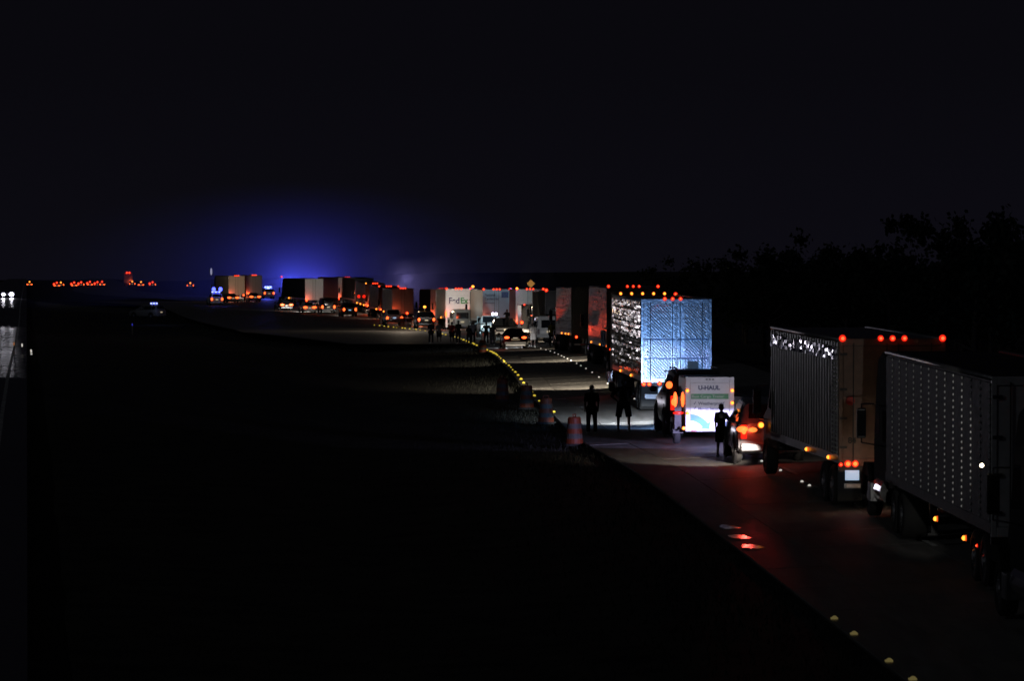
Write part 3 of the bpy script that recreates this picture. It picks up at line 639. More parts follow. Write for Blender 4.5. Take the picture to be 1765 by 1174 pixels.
# tow car
c2_ = car('suv','dark estate car with roof rails towing the white rental trailer', 6.05, 131.3, .05, M_black, roofrail=True, head=700, headcol=(.24,.48,1.), tilt=8, size=64, blend=.8, plate=M_clearoff)
c2_.scale = (1.08, 1.04, 1.17)
MB().ball((-.90,-.02,1.42), .10,.04,.10).build('tail_glow_lamp', M_redhot, c2_, smooth=True)
low_beam(c2_, (-.8,5.0,.9), 21000, (.84,.92,1.), 7.2, yaw=1.5, wide=3.2)
hb = spot(c2_, (-.8,5.0,.9), 1500, (.62,.75,1.), size=14, blend=.9); aim(hb, (5.15,149,1.75))
# sedan in the left lane
c3 = car('sedan','dark saloon car with glowing tail lamps and a lit plate in the left lane', at(888.5,290), 290, .05, M_black, plate=mat('plate_emissive',(.8,.8,.7),.4,emit=(1.,.85,.6),es=.8), head=700, headcol=(.9,.92,1.), tilt=16, size=70)  # plate shine put in as emission
MB().rod((-.30,-.03,.66),(.30,-.03,.66),.10,n=12).build('plate_surround', mat('lit_chrome',(.7,.65,.5),.3,.6), c3)
glow(c3, (-1.05,-.2,.6), 5, (1,.06,.04), name='tail_glow')
red_fill1 = spot(c3, (-.9,-.2,1.0), 6000, (1,.07,.03), size=3.6, blend=.9, name='red_beam'); aim(red_fill1, (3.0, 262, 3.5))  # narrow red beam added to redden the dark truck's side
red_fill2 = spot(c3, (-.9,-.2,1.0), 15000, (1,.07,.03), size=1.9, blend=.7, name='red_beam'); aim(red_fill2, (4.35, 210, 3.6))  # second added red beam, for the truck behind it
MB().box(-.7,.7,-.14,-.11,.22,.30).build('bumper_trim', M_alu, c3)
c4 = car('pickup','dark pickup truck with a man standing in its bed ahead of the saloon', at(872,332), 332, .07, M_black, tail=None, head=3600, headcol=(.55,.85,1.), tilt=0, size=27, blend=.6)
c5 = car('pickup','white pickup truck with its left door open below the pale blue trailer doors', at(848,352), 352, .08, M_white, tail=None, doors=((-1,4.1,1.1),), head=300, headcol=(.7,.9,1), tilt=0)
glow(c5, (.0,-2.0,2.6), 25, (1,.95,.9), rad=.1, name='work_lamp_glow')
wk = spot(c5, (.3,.7,2.45), 3600, (1,.70,.34), size=1.05, blend=.5, name='added_glint_beam'); aim(wk, (4.4,157,3.6))  # narrow warm beam added for sparkle on the stainless-backed truck's side
for s in (.15,.42): MB().ball((s,.9,2.05), .12,.08,.12).build('work_lamp', M_headl, c5, smooth=True)
c6 = car('van','white van with its door hanging open in front of the lettered white trailer door', at(797,396), 396, .08, M_white, tail=None, doors=((-1,3.6,1.2),(1,3.6,.9)), head=0)
for s in (-1,1): spot(c6, (s*.7, 5.8, 2.0), 620, (1,.96,.88), tilt=-2, size=70, blend=.6)
glow(c6, (-2.4,-4.2,2.2), 90, (1,.95,.85), rad=.1, name='crossover_fill')  # fill added to light the crossover, no lamp stands here
# small black box trailer
def box_trailer(label, X, Y, yaw, W, H, L, m, name='cargo_trailer'):
    t = thing(name, label, 'trailer', X, Y, yaw)
    MB().box(-W/2, W/2, .04, L, .45, H).build('box', m, t, bevel=.06)
    for s in (-1,1):
        MB().box(min(s*.01,s*(W/2-.08)), max(s*.01,s*(W/2-.08)), .0, .05, .55, H-.12).build('rear_door', m, t)
        wheel(t, W_small, s*(W/2+.13), L*.45, .30)
        MB().prism([(L*.45-.45,.32),(L*.45-.4,.62),(L*.45-.2,.72),(L*.45+.2,.72),(L*.45+.4,.62),(L*.45+.45,.32),(L*.45+.38,.32),(L*.45+.3,.6),(L*.45-.3,.6),(L*.45-.38,.32)], min(s*(W/2+.0),s*(W/2+.27)), max(s*(W/2+.0),s*(W/2+.27))).build('fender', M_grey, t)
    MB().rod((0,L,.5),(0,L+1.3,.45),.05).rod((-W/2+.1,L,.48),(0,L+1.1,.45),.04).rod((W/2-.1,L,.48),(0,L+1.1,.45),.04).build('drawbar', M_dark, t)
    return t
bt = box_trailer('small black box trailer with three red lamps along its roof, below the yellow sign', at(919,345), 345, .07, 2.0, 2.85, 4.5, M_black)
for x in (-.75,.0,.75): lamp('r','clearance_light', bt, (x,-.02,2.86), 1.25)
q = lamp('t','tail_light', bt, (-.98,-.03,1.35), 2.0); glow(bt, (-1.35,-.1,1.9), 9, (1,.12,.04), name='tail_glow')
c7 = car('van','silver minivan with its left door open in front of the black-doored truck', at(945,322), 316, .07, M_white, tail=None, doors=((-1,2.2,.5),), head=1700, headcol=(1,.82,.6), tilt=-3, size=60)

# ------------------------------------------------------------------ rental trailer
u = thing('cargo_trailer','white rental cargo trailer with green band and blue arrow on its glowing rear door','trailer', 6.10, 125.2, .05)
WU = .75; HU = 2.13; BU = .45; LU = 2.6
M_uw = mat('rental_white', (.74,.74,.76), .4, var=.05)
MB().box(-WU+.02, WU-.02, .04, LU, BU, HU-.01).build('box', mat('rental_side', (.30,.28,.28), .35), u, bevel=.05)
MB().box(-WU, -WU+.14, -.01, .06, BU, HU).box(WU-.14, WU, -.01, .06, BU, HU).box(-WU+.14, WU-.14, -.01,.06,HU-.18,HU).box(-WU+.14,WU-.14,-.01,.06,BU,BU+.05).build('door_frame', M_uw, u, bevel=.01)
dr = MB().box(-WU+.15, WU-.15, .0, .03, BU+.06, HU-.185).build('rear_door', M_uw, u)
text('U-HAUL', .175, M_utext, dr, (-.36,-.012,HU-.39), bold=.008, sx=1.05)
MB().box(-WU+.17, WU-.17, -.006, -.001, HU-.68, HU-.52).build('green_band', mat('green_band', (.10,.36,.16), .5), dr)
text('Best Cargo Trailer', .12, mat('pale_print', (.7,.8,.7), .5), dr, (-.56,-.012,HU-.64), sx=1.1)
text('Weatherproof', .13, M_utext, dr, (-.36,-.012,HU-.86), sx=1.05, bold=.002); text('Moves Secure', .11, M_utext, dr, (-.36,-.012,HU-1.01), sx=1.1, bold=.002)
for zz in (HU-.86, HU-1.01):
    MB().slab([(-.50,zz+.04),(-.475,zz+.01),(-.42,zz+.10),(-.435,zz+.105),(-.475,zz+.04),(-.49,zz+.055)], -.008, -.001).build('tick_mark', M_utext, dr)
pts = []; N = 16
cxa, cza = -.66, BU-.18; 
for i in range(N+1):
    a = lerp(PI/2+.08, .62, i/N); pts.append((cxa+.72*math.cos(a)*1.05, cza+.72*math.sin(a)))
inn = []
for i in range(N+1):
    a = lerp(.62, PI/2+.08, i/N); inn.append((cxa+.52*math.cos(a)*1.05, cza+.52*math.sin(a)))
clampx = lambda p: (max(p[0], -WU+.16), max(p[1], BU+.07))
ar = MB()
for i in range(N):
    a0, a1 = clampx(pts[i]), clampx(pts[i+1]); b1_, b0 = clampx(inn[N-i-1]), clampx(inn[N-i])
    ar.slab([a0, a1, b1_, b0], -.007, -.001)
tip = [(cxa+.80*1.05*math.cos(.66)+.02, cza+.80*math.sin(.66)),(cxa+.42*1.05*math.cos(.66)+.02, cza+.42*math.sin(.66)+.01),(cxa+.64*1.05*math.cos(.30), max(BU+.07, cza+.64*math.sin(.30)))]
ar.slab([tip[0], tip[2], tip[1]], -.0075, -.0012)
ar.build('arrow', M_ub, dr)
for k in (-1,0,1): MB().box(k*.1-.03, k*.1+.03, -.03,-.011,HU-.09,HU-.06).build('header_light', M_dark, u)
for k, x in enumerate((-.58,.40)):
    MB().box(x,x+.18,-.02,-.011,BU-.0,BU+.045).build('reflector_strip', M_redtape, u); MB().box(x+.18 if k==0 else x-.18,x+.36 if k==0 else x,-.02,-.011,BU,BU+.045).build('reflector_strip', M_tape, u)
for x, z in ((-WU+.05,HU-.42),(WU-.06,HU-.42),(-WU+.06,HU-1.12),(WU-.06,HU-.80),(-WU-.06,.55)): lamp('a','marker_light', u, (x,-.03,z), 1.0)
for s in (-1,1):
    wheel(u, W_small, s*(WU+.16), 1.25, .31)
    MB().prism([(.75,.36),(.8,.72),(1.0,.84),(1.5,.84),(1.7,.72),(1.75,.36),(1.66,.36),(1.6,.7),(.9,.7),(.84,.36)], min(s*WU,s*(WU+.32)), max(s*WU,s*(WU+.32))).build('fender', M_dark, u)
    MB().box(s*(WU+.16)-.13, s*(WU+.16)+.13, .5,.6,.5,1.5).build('tail_light_bracket', M_dark, u)
tl = MB().ball((-WU-.28,.45,1.42), .065,.05,.24).build('tail_light', M_redhot, u, smooth=True)
tl = MB().ball((-WU-.05,.42,1.42), .055,.04,.24).build('tail_light', M_redhot, u, smooth=True)  # glowing shape for the fender lamp's reflection on the box side
tl = MB().ball((-WU-.18,.44,1.0), .18,.04,.05).build('tail_light', M_redlens, u, smooth=True)
MB().rod((0,LU,.5),(0,LU+1.4,.45),.05).build('drawbar', M_dark, u)
glow(u, (-WU-.35,.1,1.3), 2.2, (1,.10,.04), name='tail_glow')

# ------------------------------------------------------------------ far cars, patrol cars, oncoming car
car('van','dark van with lit lamps in front of the two pale truck rears', at(566,545), 545, .14, M_black, tail='on', head=900, headcol=(1,.97,.9), tilt=-4, size=70)
car('sedan','white car glowing beside the long black-sided truck', at(534,548), 548, .2, M_white, tail='on', head=900, headcol=(1,.97,.9), tilt=-3, size=70)
car('suv','dark car with pale plate and red lamps below the three red roof lamps', at(603,530), 530, .16, M_black, tail='on', plate=M_plate, head=300)
car('sedan','dark car at the head of the black-sided truck with three red and amber lamps', at(494,560), 560, .25, M_black, tail='on')
car('pickup','pickup with a cluster of glowing drums beside it, left of the parcel truck', at(680,455), 455, .1, M_white, tail='on', plate=M_plate, head=200)
car('suv','dark people carrier left of the open-doored white van', at(735,420), 420, .1, M_black, tail='on', head=400, headcol=(1,.8,.6))
car('sedan','car with orange lamps lighting the brownish truck rear', at(402,630), 630, .22, M_grey, tail='on', head=1200, headcol=(1,.8,.55), tilt=-6, size=60)
car('sedan','car in the far dark ahead of the grey truck rear', at(440,640), 640, .22, M_grey, tail='on', head=200)
far_specs = [(98,1150,'r'),(105,1180,'a'),(128,1160,'r'),(140,1190,'r'),(155,1220,'r'),(168,1180,'r'),(176,1210,'r'),(228,1200,'a'),(243,1150,'a'),(263,1130,'r'),(51,1250,'a'),(328,1050,'a')]
_ord = ['first','second','third','fourth','fifth','sixth','seventh','eighth','ninth','tenth','eleventh','twelfth']
FARL = ['tiny distant car, %s from the left in the row of lamps on the left horizon' % _ord[sorted(q[0] for q in far_specs).index(f_[0])] for f_ in far_specs]
for k, (px, Yf, c) in enumerate(far_specs):
    cc = car('suv' if k % 2 else 'sedan', FARL[k], at(px, Yf), Yf, .12, M_grey, tail='on', grp='tiny distant cars on the left horizon')
    lamp('r' if c == 'r' else 'a', 'roof_light', cc, (0,-.1,1.6), 4.5)
    if c == 'r': lamp('r', 'roof_light', cc, (-.8,-.1,1.2), 5.)
on = car('sedan','oncoming car with two dazzling headlights at the left picture edge', at(13,730), 730, .12, M_grey, tail=None, facing=1, grp='oncoming cars')
on.location.z = Z0(730)+.02
for s in (-1,1):
    MB().ball((s*.72, 4.82, .66), .42 if s<0 else .30,.1,.36 if s<0 else .26).build('dazzling_headlight', mat('dazzling_lamp',(.9,.9,1),.2,emit=(.80,.78,1.),es=12.), on, smooth=True)
    spot(on, (s*.72,5.1,.66), 3200, (.9,.88,1.), tilt=-.9, size=22, blend=.9, rad=.25)
    ob_ = spot(on, (s*.72,5.12,.9), 26000, (.88,.84,1.), size=.8, blend=.6, rad=.2, name='added_band_beam'); aim(ob_, (7.4,103,3.75))  # narrow beam added for sparkle on the box truck's top band
def police(label, px, Y, yaw, tail='on'):
    t = car('suv', label, at(px, Y), Y, yaw, M_white if tail else M_grey, name='patrol_car', cat='patrol car', tail=tail, grp='patrol cars with blue beacons')
    lb = MB().box(-.6,.6,1.3,1.6,1.82,1.9).build('light_bar', M_dark, t)
    for k in range(-2,3): MB().ball((k*.26,1.3,1.98), .14,.1,.10).build('beacon', M_bluel if k%2 else M_bluew, lb, smooth=True)
    return t
p1 = police('patrol car with blue beacons beside the brownish truck rear', 374, 600, .2)
for s in (-.5,.5): MB().ball((s,-.2,2.4), .28,.2,.32).build('beacon_flare_lens', M_bluel, p1, smooth=True)
MB().rod((-.6,2,1.8),(-.6,2,5.4),.04).build('mast', M_grey, p1); MB().ball((-.6,2,5.0), .15,.15,.55).build('mast_lamp', mat('grey_lamp',(.5,.5,.6),.3,emit=(.5,.5,.75),es=.45), p1, smooth=True)
p2 = police('patrol car standing alone on the dark median, faint blue-white beacons on its roof', 278, 520, .9, tail=None)
glow(p2, (-1.8,-1.2,1.6), 9, (.35,.45,1.), rad=.2, name='beacon_glow')
p3 = police('patrol car hidden by the trucks, its beacons colouring the smoke', 503, 735, .2)

# blue beacon lights and smoke behind the far trucks
bl = D.lights.new('blue_beacon_light','POINT'); bl.energy = 5000; bl.color = (.10,.12,1.); bl.shadow_soft_size = .5
bo = D.objects.new('blue_beacon_light', bl); C.objects.link(bo); bo.parent = p3; bo.location = (0,1.4,2.2)
def smoke(name, label, loc, rad, dens, col, pw=1.5, nscale=None):
    mb = MB().ball((0,0,0), 1., n=24, k=16)
    m = D.materials.new(name); m.use_nodes = True; n = m.node_tree; n.nodes.clear()
    o_ = n.nodes.new('ShaderNodeOutputMaterial'); vsn = n.nodes.new('ShaderNodeVolumePrincipled'); vsn.inputs['Color'].default_value = (*col,1)
    t = n.nodes.new('ShaderNodeTexCoord'); ln = n.nodes.new('ShaderNodeVectorMath'); ln.operation = 'LENGTH'
    n.links.new(t.outputs['Object'], ln.inputs[0])
    a = n.nodes.new('ShaderNodeMath'); a.operation = 'SUBTRACT'; a.inputs[0].default_value = 1.; a.use_clamp = True; n.links.new(ln.outputs['Value'], a.inputs[1])
    p = n.nodes.new('ShaderNodeMath'); p.operation = 'POWER'; p.inputs[1].default_value = pw; n.links.new(a.outputs[0], p.inputs[0])
    m1 = n.nodes.new('ShaderNodeMath'); m1.operation = 'MULTIPLY'; m1.inputs[1].default_value = dens; n.links.new(p.outputs[0], m1.inputs[0])
    src = m1.outputs[0]
    if nscale:
        nz = n.nodes.new('ShaderNodeTexNoise'); nz.inputs['Scale'].default_value = nscale; nz.inputs['Detail'].default_value = 3; n.links.new(t.outputs['Object'], nz.inputs['Vector'])
        mr = n.nodes.new('ShaderNodeMapRange'); mr.inputs[1].default_value = .35; mr.inputs[2].default_value = .7; n.links.new(nz.outputs[0], mr.inputs[0])
        m2 = n.nodes.new('ShaderNodeMath'); m2.operation = 'MULTIPLY'; n.links.new(src, m2.inputs[0]); n.links.new(mr.outputs[0], m2.inputs[1]); src = m2.outputs[0]
    n.links.new(src, vsn.inputs['Density']); n.links.new(vsn.outputs[0], o_.inputs['Volume'])
    o = mb.build(name, m); o.location = loc; o.scale = rad; o['kind'] = 'stuff'; o['label'] = label; o['category'] = 'smoke'; return o
smoke('smoke', 'thin smoke lit deep blue by beacons behind the far trucks', (at(508,745), 745, 4), (54,45,19), .024, (.7,.75,1.), 1.4)
smoke('smoke_wisp', 'faint grey-violet wisp of smoke above the trucks left of the lettered white door', (at(716,640), 640, 3.0), (17,20,8.5), .035, (.8,.8,.9), 1.2, 2.2)
p5 = police('patrol car whose blue light fills the gap between two far trucks', 464, 690, .2)
glow(p5, (0,1.4,2.4), 1800, (.08,.12,1.), rad=.3, name='beacon_glow')
p6 = police('patrol car behind the pale-doored trucks, its blue light in the smoke', 552, 728, .2)
glow(p6, (0,1.4,2.2), 3000, (.14,.13,1.), rad=.5, name='beacon_glow')
p4 = police('added unseen patrol car behind the far trucks, lighting the faint wisp of smoke', 699, 640, .2)
glow(p4, (0,1.4,3.0), 1100, (.5,.42,1.), rad=.3, name='beacon_glow')  # unseen light added to bring out the smoke wisp

# blue beacons above the parcel truck and pale-doored truck
pb1 = police('patrol car behind the white-doored parcel truck, only its blue beacon showing', 818, 440, .1)
mb_ = MB().rod((-.2,1.5,1.8),(-.2,1.5,3.9),.04).build('beacon_mast', M_dark, pb1)
MB().ball((-.3,1.5,4.0), .22,.1,.22).ball((.2,1.5,3.85),.16,.1,.16).build('beacon', M_bluel, pb1, smooth=True)
MB().ball((-.05,1.45,4.35), .16,.1,.14).build('amber_beacon', M_ambcore, pb1, smooth=True)
pb2 = police('patrol car between pale blue and cream truck doors, violet beacon above', 884, 402, .1)
mb_ = MB().rod((0,1.5,1.8),(0,1.5,3.7),.04).build('beacon_mast', M_dark, pb2)
MB().ball((-.1,1.5,3.9), .20,.1,.22).ball((.15,1.5,3.65),.2,.1,.2).build('beacon', M_violet, pb2, smooth=True)

# ------------------------------------------------------------------ sign, drums, delineators
sg = thing('warning_sign','yellow diamond warning sign above the cream-doored truck','sign', at(915,540), 540, 0)
sg.rotation_euler = (0,0,0)
hz = 5.75 - 21*540/F - sg.location.z
M_sign = mat('yellow_sign_face', (.85,.36,.0), .5, var=.03)
MB().rod((0,.05,0),(0,.05,hz),.05).build('post', M_grey, sg)
MB().slab([(0,hz-.55),(.55,hz),(0,hz+.55),(-.55,hz)], -.01, .02).build('panel', M_sign, sg)
sign_fill = spot(tw, (1.1, 20., 3.6), 260000, (1,.9,.7), size=1.1, blend=.3); aim(sign_fill, (sg.location.x, 540, sg.location.z+hz))  # narrow spot added to light the sign, in place of retroreflection
M_dimwhite = mat('dimmed_white_band', (.09,.085,.08), .7, var=.3)  # white darkened so the drums look dim, shade put into the colour
def drum(X, Y, label, grp='orange and white traffic drums', lit=False, z=None):
    t = thing('traffic_drum', label, 'traffic drum', X, Y, random.uniform(0,6), grp, z=z)
    MB().rod((0,0,0),(0,0,.08),.36,n=16).build('base', M_rubber, t)
    zs = [.08,.24,.40,.56,.72,.90]
    for k in range(5):
        r = .29 - .016*k
        MB().rod((0,0,zs[k]),(0,0,zs[k+1]), r, r-.012, 18).build('band', M_orange if k%2==0 else M_dimwhite, t, smooth=False)
    MB().rod((0,0,.90),(0,0,.94),.21,.19,14).build('lid', M_orange, t); MB().tube([(-.1,0,.93),(-.1,0,1.02),(.1,0,1.02),(.1,0,.93)],.02).build('handle', M_orange, t)
    return t
spots = [(866,168,'traffic drum in the dark left of the pavement edge, farthest of the dim ones'),(908,159,'traffic drum in the dark, second of the dim ones by the pavement edge'),(941,146,'traffic drum in the dark just left of the boy standing on the road'),(990,131,'traffic drum nearest to the shadowed end of the lit pavement'),
 (832,282,'orange drum at the pavement edge left of the dark saloon')]
drs = []
for px, Y, lb in spots: X = at(px, Y); drs.append(drum(X, Y, lb, z=Z0(Y)-.12))
for px, Y in ((657,470),(693,455),(713,440),(725,438),(750,428),(752,412)):
    X = at(px, Y); drum(X, Y, 'orange and white drum at x = left' if False else {657:'orange drum below the truck with three roof lamps, leftmost of the far drums',693:'orange and white drum beside the leaning orange rail',713:'left drum of the glowing pair under the black truck',725:'right drum of the glowing pair under the black truck',750:'drum standing behind the two dark figures at left',752:'drum nearest the lettered truck, beside the dark figures'}[px], z=Z0(Y)-.02)
for px, Y in ((650,480),(700,448),(720,446),(748,418)):
    l = D.lights.new('queue_lamp_glow','POINT')
    D.lights.remove(l)
lt = thing('added_lamp_trailer','small added lamp trailer standing among the far drums','lamp', at(735,432), 425, .1)  # added to carry fill light for the crossover and people
MB().box(-.5,.5,0,1.2,.4,.9).build('body', M_orange, lt); MB().rod((0,.5,.9),(0,.5,2.2),.04).build('mast', M_grey, lt)  # body and mast of the added lamp trailer
MB().ball((0,.4,2.25),.16,.1,.12).build('added_lamp_head', M_ambcore, lt, smooth=True)
glow(lt, (-1.2,-1.5,2.3), 120, (1,.75,.45), rad=.15, name='crossover_fill_light'); glow(lt, (-4,-24,4.), 420, (1,.8,.6), rad=.2, name='crossover_fill_light')  # fill lights added over the crossover and the people

# three painted bars at the edge, lit red
bars = [(1258,908),(1278,925),(1300,942)]
for px, py in bars:
    Yb = 86.
    for _ in range(20):
        X = at(px, Yb); Yb = F*(CAMH - rz(X, Yb) - .01)/(py-468)
    pv = [(0,0,.006)]; rp = random.Random(px)
    for k in range(18):
        a = 2*PI*k/18; q_ = rp.uniform(.75,1.1); pv.append((.30*q_*math.cos(a), .85*q_*math.sin(a), .004))
    o = MB().add(pv, [(0,1+k,1+(k+1)%18) for k in range(18)]).build('puddle', mat('wet_film', (.03,.03,.03), .13, 0., bump=.004, bscale=5, spec=1.), loc=(X, Yb, rz(X, Yb)))
    o['label'] = {1258:'farthest of three small puddles at the pavement edge shining dull red', 1278:'middle and brightest of three small puddles shining red', 1300:'nearest of three small puddles shining red at the pavement edge'}[px]; o['category'] = 'puddle'; o['group'] = 'puddles mirroring the red brake lamp'
def post(px, Y, label, z=None, h=1.1, lampm=None):
    X = at(px, Y); t = thing('marker_post', label, 'marker post', X, Y, 0, 'roadside marker posts', z=gz(X,Y))
    MB().box(-.05,.05,-.02,.02,0,h).build('post', M_grey, t); MB().box(-.045,.045,-.03,-.021,h-.25,h-.05).build('reflector', lampm or M_tape, t)  # emissive reflector materials paint in the returned light
    return t
q = post(38, 265, 'thin marker post with a white reflector near the left edge', lampm=M_wst)
q = post(24, 282, 'marker post with an orange reflector near the left edge', lampm=mat('orange_reflector_emissive',(.8,.3,.05),.3,emit=(1.,.4,.15),es=.35), h=1.0)
post(228, 420, 'added post with a painted blue beacon reflection below the tiny pale truck', lampm=mat('blue_beacon_reflection',(.1,.1,.7),.3,emit=(.05,.06,.8),es=.5), h=1.3)  # post added to stand for a blue beacon's reflection
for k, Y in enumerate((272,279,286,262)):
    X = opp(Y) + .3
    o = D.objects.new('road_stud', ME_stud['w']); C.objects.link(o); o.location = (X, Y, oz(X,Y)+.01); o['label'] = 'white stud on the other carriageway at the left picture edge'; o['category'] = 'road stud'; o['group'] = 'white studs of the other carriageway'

# ------------------------------------------------------------------ people
def caps(mb, chain):
    for (p, r), (q, s) in zip(chain, chain[1:]):
        mb.rod(p, q, r, s, 12)
    for p, r in chain: mb.ball(p, r, n=12, k=8)
def remesh(o, vox):
    m = o.modifiers.new('skin', 'REMESH'); m.mode = 'VOXEL'; m.voxel_size = vox; m.use_smooth_shade = True
    s = o.modifiers.new('soften', 'SMOOTH'); s.iterations = 3; s.factor = .5
def person(label, X, Y, face, h=1.75, shirt=(.03,.03,.04), trousers=(.005,.005,.007), shorts=False, la='down', ra='down', stance=.13, lean=0., vox=.02, hair='short', wide=1., z=None, crouch=False, skinc=None):
    t = thing('person', label, 'person', X, Y, face, z=z, pitch=False)
    k = h/1.75; P = lambda x, y, z_: (x*k*wide if abs(x) > .05 else x*k, y*k, z_*k)
    sm = mat('cloth_%02d%02d%02d' % tuple(int(c*99) for c in shirt), shirt, .9, spec=.08); tm_ = mat('cloth_%02d%02d%02d' % tuple(int(c*99) for c in trousers), trousers, .9, spec=.08)
    b = MB()
    hz_ = 1.62
    b.ball(P(0,lean*.15+.01,hz_+.01), .078*k, .095*k, .115*k, 16, 12)
    b.ball(P(0,lean*.15+.055,hz_-.065), .052*k,.05*k,.045*k,12,8)      # jaw
    b.ball(P(0,lean*.15+.105,hz_-.005), .014*k,.022*k,.026*k)          # nose
    b.ball(P(0,lean*.15+.09,hz_+.03), .055*k,.02*k,.014*k)             # brow
    for s in (-1,1): b.ball((s*.082*k,lean*.15*k,(hz_)*k), .014*k,.025*k,.034*k)
    caps(b, [(P(0,0,.98),.13*k),(P(0,lean*.05,1.18),.12*k),(P(0,lean*.1,1.36),.135*k),(P(0,lean*.12,1.45),.055*k),(P(0,lean*.14,1.55),.05*k)])
    arms = {}
    for s, a in ((-1,la),(1,ra)):
        sh = P(s*.19,lean*.1,1.41)
        el, wr = {'down':(P(s*.24,-.02,1.13),P(s*.235,.05,.88)), 'hip':(P(s*.36,-.04,1.18),P(s*.20,.07,1.02)), 'out':(P(s*.32,.06,1.20),P(s*.50,.16,1.10)), 'fwd':(P(s*.22,.12,1.16),P(s*.12,.30,1.15)), 'up':(P(s*.30,.10,1.25),P(s*.14,.16,1.50))}[a]
        arms[s] = (sh, el, wr)
        caps(b, [(sh,.052*k),(el,.040*k),(wr,.027*k)])
        d = (Vector(wr)-Vector(el)).normalized(); sd = d.cross(Vector((0,0,1)) if abs(d.z) < .8 else Vector((1,0,0))).normalized()
        palm = Vector(wr)+d*.05*k; caps(b, [(Vector(wr),.025*k),(palm,.032*k)])
        for i, ln in enumerate((.062,.074,.07,.055)):
            rt = palm+sd*(i-1.5)*.017*k+d*.015*k; kn = rt+d*ln*.55*k; cu = kn+(d+Vector((0,.4,-.15))).normalized()*ln*.5*k
            caps(b, [(rt,.011*k),(kn,.010*k),(cu,.009*k)])
        th = palm-sd*.03*k; caps(b, [(th,.013*k),(th-sd*.03*k+d*.03*k,.011*k),(th-sd*.035*k+d*.055*k,.010*k)])
    legs = {}
    for s in (-1,1):
        hp, kn, an = P(s*.095,0,.93), P(s*stance*.95, .02+.03*s*stance,.50), P(s*stance,-.03+.06*s*stance,.09)
        legs[s] = (hp,kn,an); caps(b, [(hp,.095*k),(kn,.058*k),(an,.040*k)])
        caps(b, [(an,.042*k),((an[0]+s*.02,an[1]+.16*k,.035*k),.035*k)])
    ob = b.build('body', skinc or M_skin, t); remesh(ob, vox*.75)
    g = MB(); caps(g, [(P(0,0,.93),.155*k),(P(0,lean*.05,1.18),.142*k),(P(0,lean*.1,1.37),.150*k),(P(0,lean*.12,1.45),.075*k)])
    g.rod(P(-.13,lean*.1,1.40),P(.13,lean*.1,1.40),.085*k,n=12)
    for s in (-1,1):
        sh, el, wr = arms[s]; mid = tuple(lerp(sh[i], el[i], .75) for i in range(3)); caps(g, [(sh,.075*k),(mid,.066*k)])
    remesh(g.build('shirt', sm, t), vox)
    g = MB(); caps(g, [(P(-.05,0,.93),.135*k),(P(.05,0,.93),.135*k)])
    for s in (-1,1):
        hp, kn, an = legs[s]
        if shorts:
            e_ = tuple(lerp(hp[i], kn[i], 1.02) for i in range(3)); g.rod(hp, e_, .118*k, .108*k, 14); g.ball(hp, .118*k)
        else: caps(g, [(hp,.115*k),(kn,.082*k)]); g.rod(kn, (an[0],an[1],.07*k), .082*k, .068*k, 14)
    remesh(g.build('shorts' if shorts else 'trousers', tm_, t), vox)
    g = MB()
    for s in (-1,1):
        an = legs[s][2]; g.ball((an[0]+s*.01,an[1]+.07*k,.042*k), .055*k,.15*k,.045*k,12,8)
    g.build('shoes', mat('pale_shoes',(.5,.5,.48),.6), t, smooth=True)
    g = MB(); g.ball(P(0,lean*.15-.012,hz_+.045), .090*k,.100*k,.10*k,14,10)
    if hair == 'long': g.ball(P(0,-.06,hz_-.06), .085*k,.06*k,.15*k,12,8)
    g.build('hair', M_hair, t, smooth=True)
    g = MB()
    for s in (-1,1): g.ball(P(s*.0301,lean*.15+.092,hz_+.008), .012*k,.008*k,.008*k)
    g.build('eyes', mat('eye_white',(.6,.6,.6),.3), t)
    return t
person('boy in a dark jacket standing alone in the lit left lane, arms at his sides', at(1020,136.6), 136.6, .1, 1.64, shorts=False, shirt=(.005,.005,.006), vox=.02)
person('broad man in baggy dark shorts standing on the lit pavement beside the boy', at(1075,136.8), 136.8, -.1, 1.80, shorts=True, shirt=(.005,.005,.006), trousers=(.007,.007,.007), la='hip', ra='fwd', wide=1.12, stance=.16, vox=.02)
person('slim woman in dark shorts and vest reaching towards the car, before the white trailer', at(1243.5,119.5), 119.5, -.25, 1.56, shorts=True, ra='out', la='down', shirt=(.006,.004,.009), trousers=(.006,.004,.009), wide=.82, stance=.14, vox=.018, skinc=mat('shaded_skin',(.12,.07,.05),.55))
pl = [(743,326,1.75,(.02,.02,.025),False,'dark figure at the left end of the group on the crossover','down','down'),
 (757,327,1.72,(.13,.12,.12),True,'person in a grey top standing behind the leftmost dark figure','down','hip'),
 (779,328,1.70,(.55,.06,.07),True,'person in a bright pinkish-red shirt and dark shorts','down','down'),
 (790,324,1.85,(.015,.015,.015),False,'tall thin dark figure right of the red shirt','down','fwd'),
 (808,322,1.5,(.015,.015,.018),False,'short dark figure before the open van door','fwd','fwd'),
 (815,326,1.72,(.25,.25,.3),False,'person in a pale blue-grey top leaning at the van door','fwd','fwd'),
 (838,318,1.72,(.012,.012,.012),False,'dark figure with raised hands beside the white pickup','up','up'),
 (849,312,1.66,(.015,.015,.015),False,'dark figure nearest the left rear of the saloon','fwd','hip'),
 (919,300,1.72,(.3,.27,.24),True,'person in light shorts standing between the saloon and the minivan','down','down'),
 (951,296,1.80,(.35,.26,.04),False,'man in a mustard yellow top at the minivan door','down','fwd')]
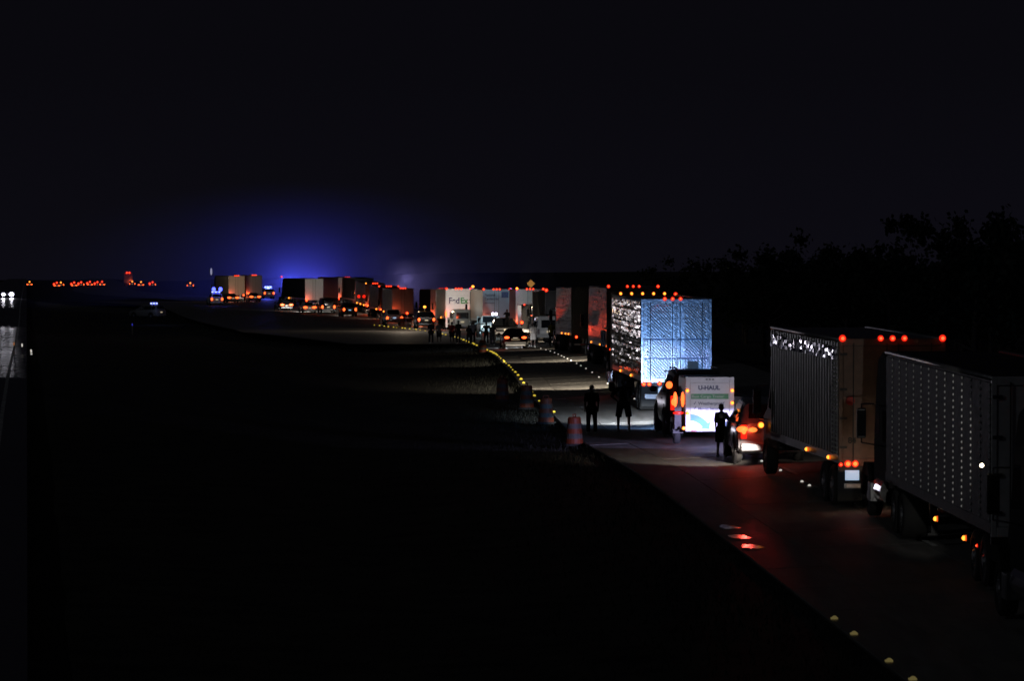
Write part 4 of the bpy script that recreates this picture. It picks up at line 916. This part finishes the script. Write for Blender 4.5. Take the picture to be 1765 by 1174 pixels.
for i, (px, Y, h, c, sh, lb, la, ra) in enumerate(pl):
    X = at(px, Y); person(lb, X, Y, random.uniform(-.5,.5), h, shirt=c, shorts=sh, la=la, ra=ra, vox=.03, z=rz(X,Y) if X > EDGE(Y) else Z0(Y)-.014, trousers=(.3,.28,.25) if 'light shorts' in lb else (.02,.02,.03))
Xb = at(874,334); person('man standing up in the bed of the dark pickup', Xb, 333.4, .1, 1.6, shirt=(.01,.01,.01), la='up', vox=.03, z=rz(Xb,334)+1.0)

# ------------------------------------------------------------------ trees, grass
def tree_meshes(seed):
    r = random.Random(seed); tr = MB(); lf = MB()
    tr.rod((0,0,-1.2),(0.1,0,3.2),.26,.18,8); tr.rod((.1,0,3.2),(0,.2,6.5),.18,.07,7)
    for k in range(7):
        a = r.uniform(0,6.28); z = r.uniform(2.4,5.6); tr.rod((.05,0,z),(2.2*math.cos(a),2.2*math.sin(a),z+r.uniform(1,2.2)),.09,.03,6)
    cl = [(r.gauss(0,1.7), r.gauss(0,1.7), r.uniform(3.2,9.2), r.uniform(.7,1.5)) for _ in range(26)]
    for cx, cy_, cz, cr in cl:
        for _ in range(85):
            d = Vector((r.gauss(0,1),r.gauss(0,1),r.gauss(0,1))).normalized()*cr*min(1.,abs(r.gauss(.45,.28))); p = Vector((cx,cy_,cz))+d
            a = Vector((r.gauss(0,1),r.gauss(0,1),r.gauss(0,1))).normalized()*.19; b = a.cross(Vector((r.gauss(0,1),r.gauss(0,1),r.gauss(0,1)))).normalized()*.13
            lf.add([p-a, p+b, p+a, p-b], [(0,1,2,3)])
    return tr.mesh('trunk', mat('bark',(.06,.045,.035),.9)), lf.mesh('crown', mat('dark_leaves',(.02,.03,.014),.8,var=.4))
TM = [tree_meshes(k) for k in (1,2,3)]
for i in range(96):
    Y = random.uniform(190, 430); X = max(EDGE(Y)+RW(Y)+random.uniform(9,40), at(1080,Y)+random.uniform(0,12))
    if i < 8: Y = random.uniform(110,150); X = EDGE(Y)+RW(Y)+random.uniform(6,14)
    t = thing('tree','dark leafy tree in the black woodland right of the highway','tree',X,Y,random.uniform(0,6),'trees of the dark roadside wood',z=gz(X,Y),pitch=False)
    sc = random.uniform(.7,1.0) * (.62 if i < 8 else 1); t.scale = (sc,sc,sc*random.uniform(.85,1.15))
    m = random.choice(TM); put('trunk', m[0], t); put('crown', m[1], t)
gr = MB()
for i in range(9000):
    Y = random.uniform(62, 330) if i % 3 else random.uniform(62,160); d = abs(random.gauss(0, 2.2))+.12
    X = EDGE(Y)-d; z = gz(X, Y); hh = random.uniform(.05,.2)*(1.3 if random.random() < .1 else 1)
    a = random.uniform(0,PI); dx, dy = math.cos(a)*.018, math.sin(a)*.018; tx, ty = random.gauss(0,.06), random.gauss(0,.06)
    gr.add([(X-dx,Y-dy,z-.02),(X+dx,Y+dy,z-.02),(X+tx,Y+ty,z+hh)], [(0,1,2)])
go = gr.build('grass', mat('grass_blades',(.012,.014,.009),.8,var=.4)); go['kind'] = 'stuff'; go['label'] = 'rough dark grass along the left pavement edge'; go['category'] = 'grass'
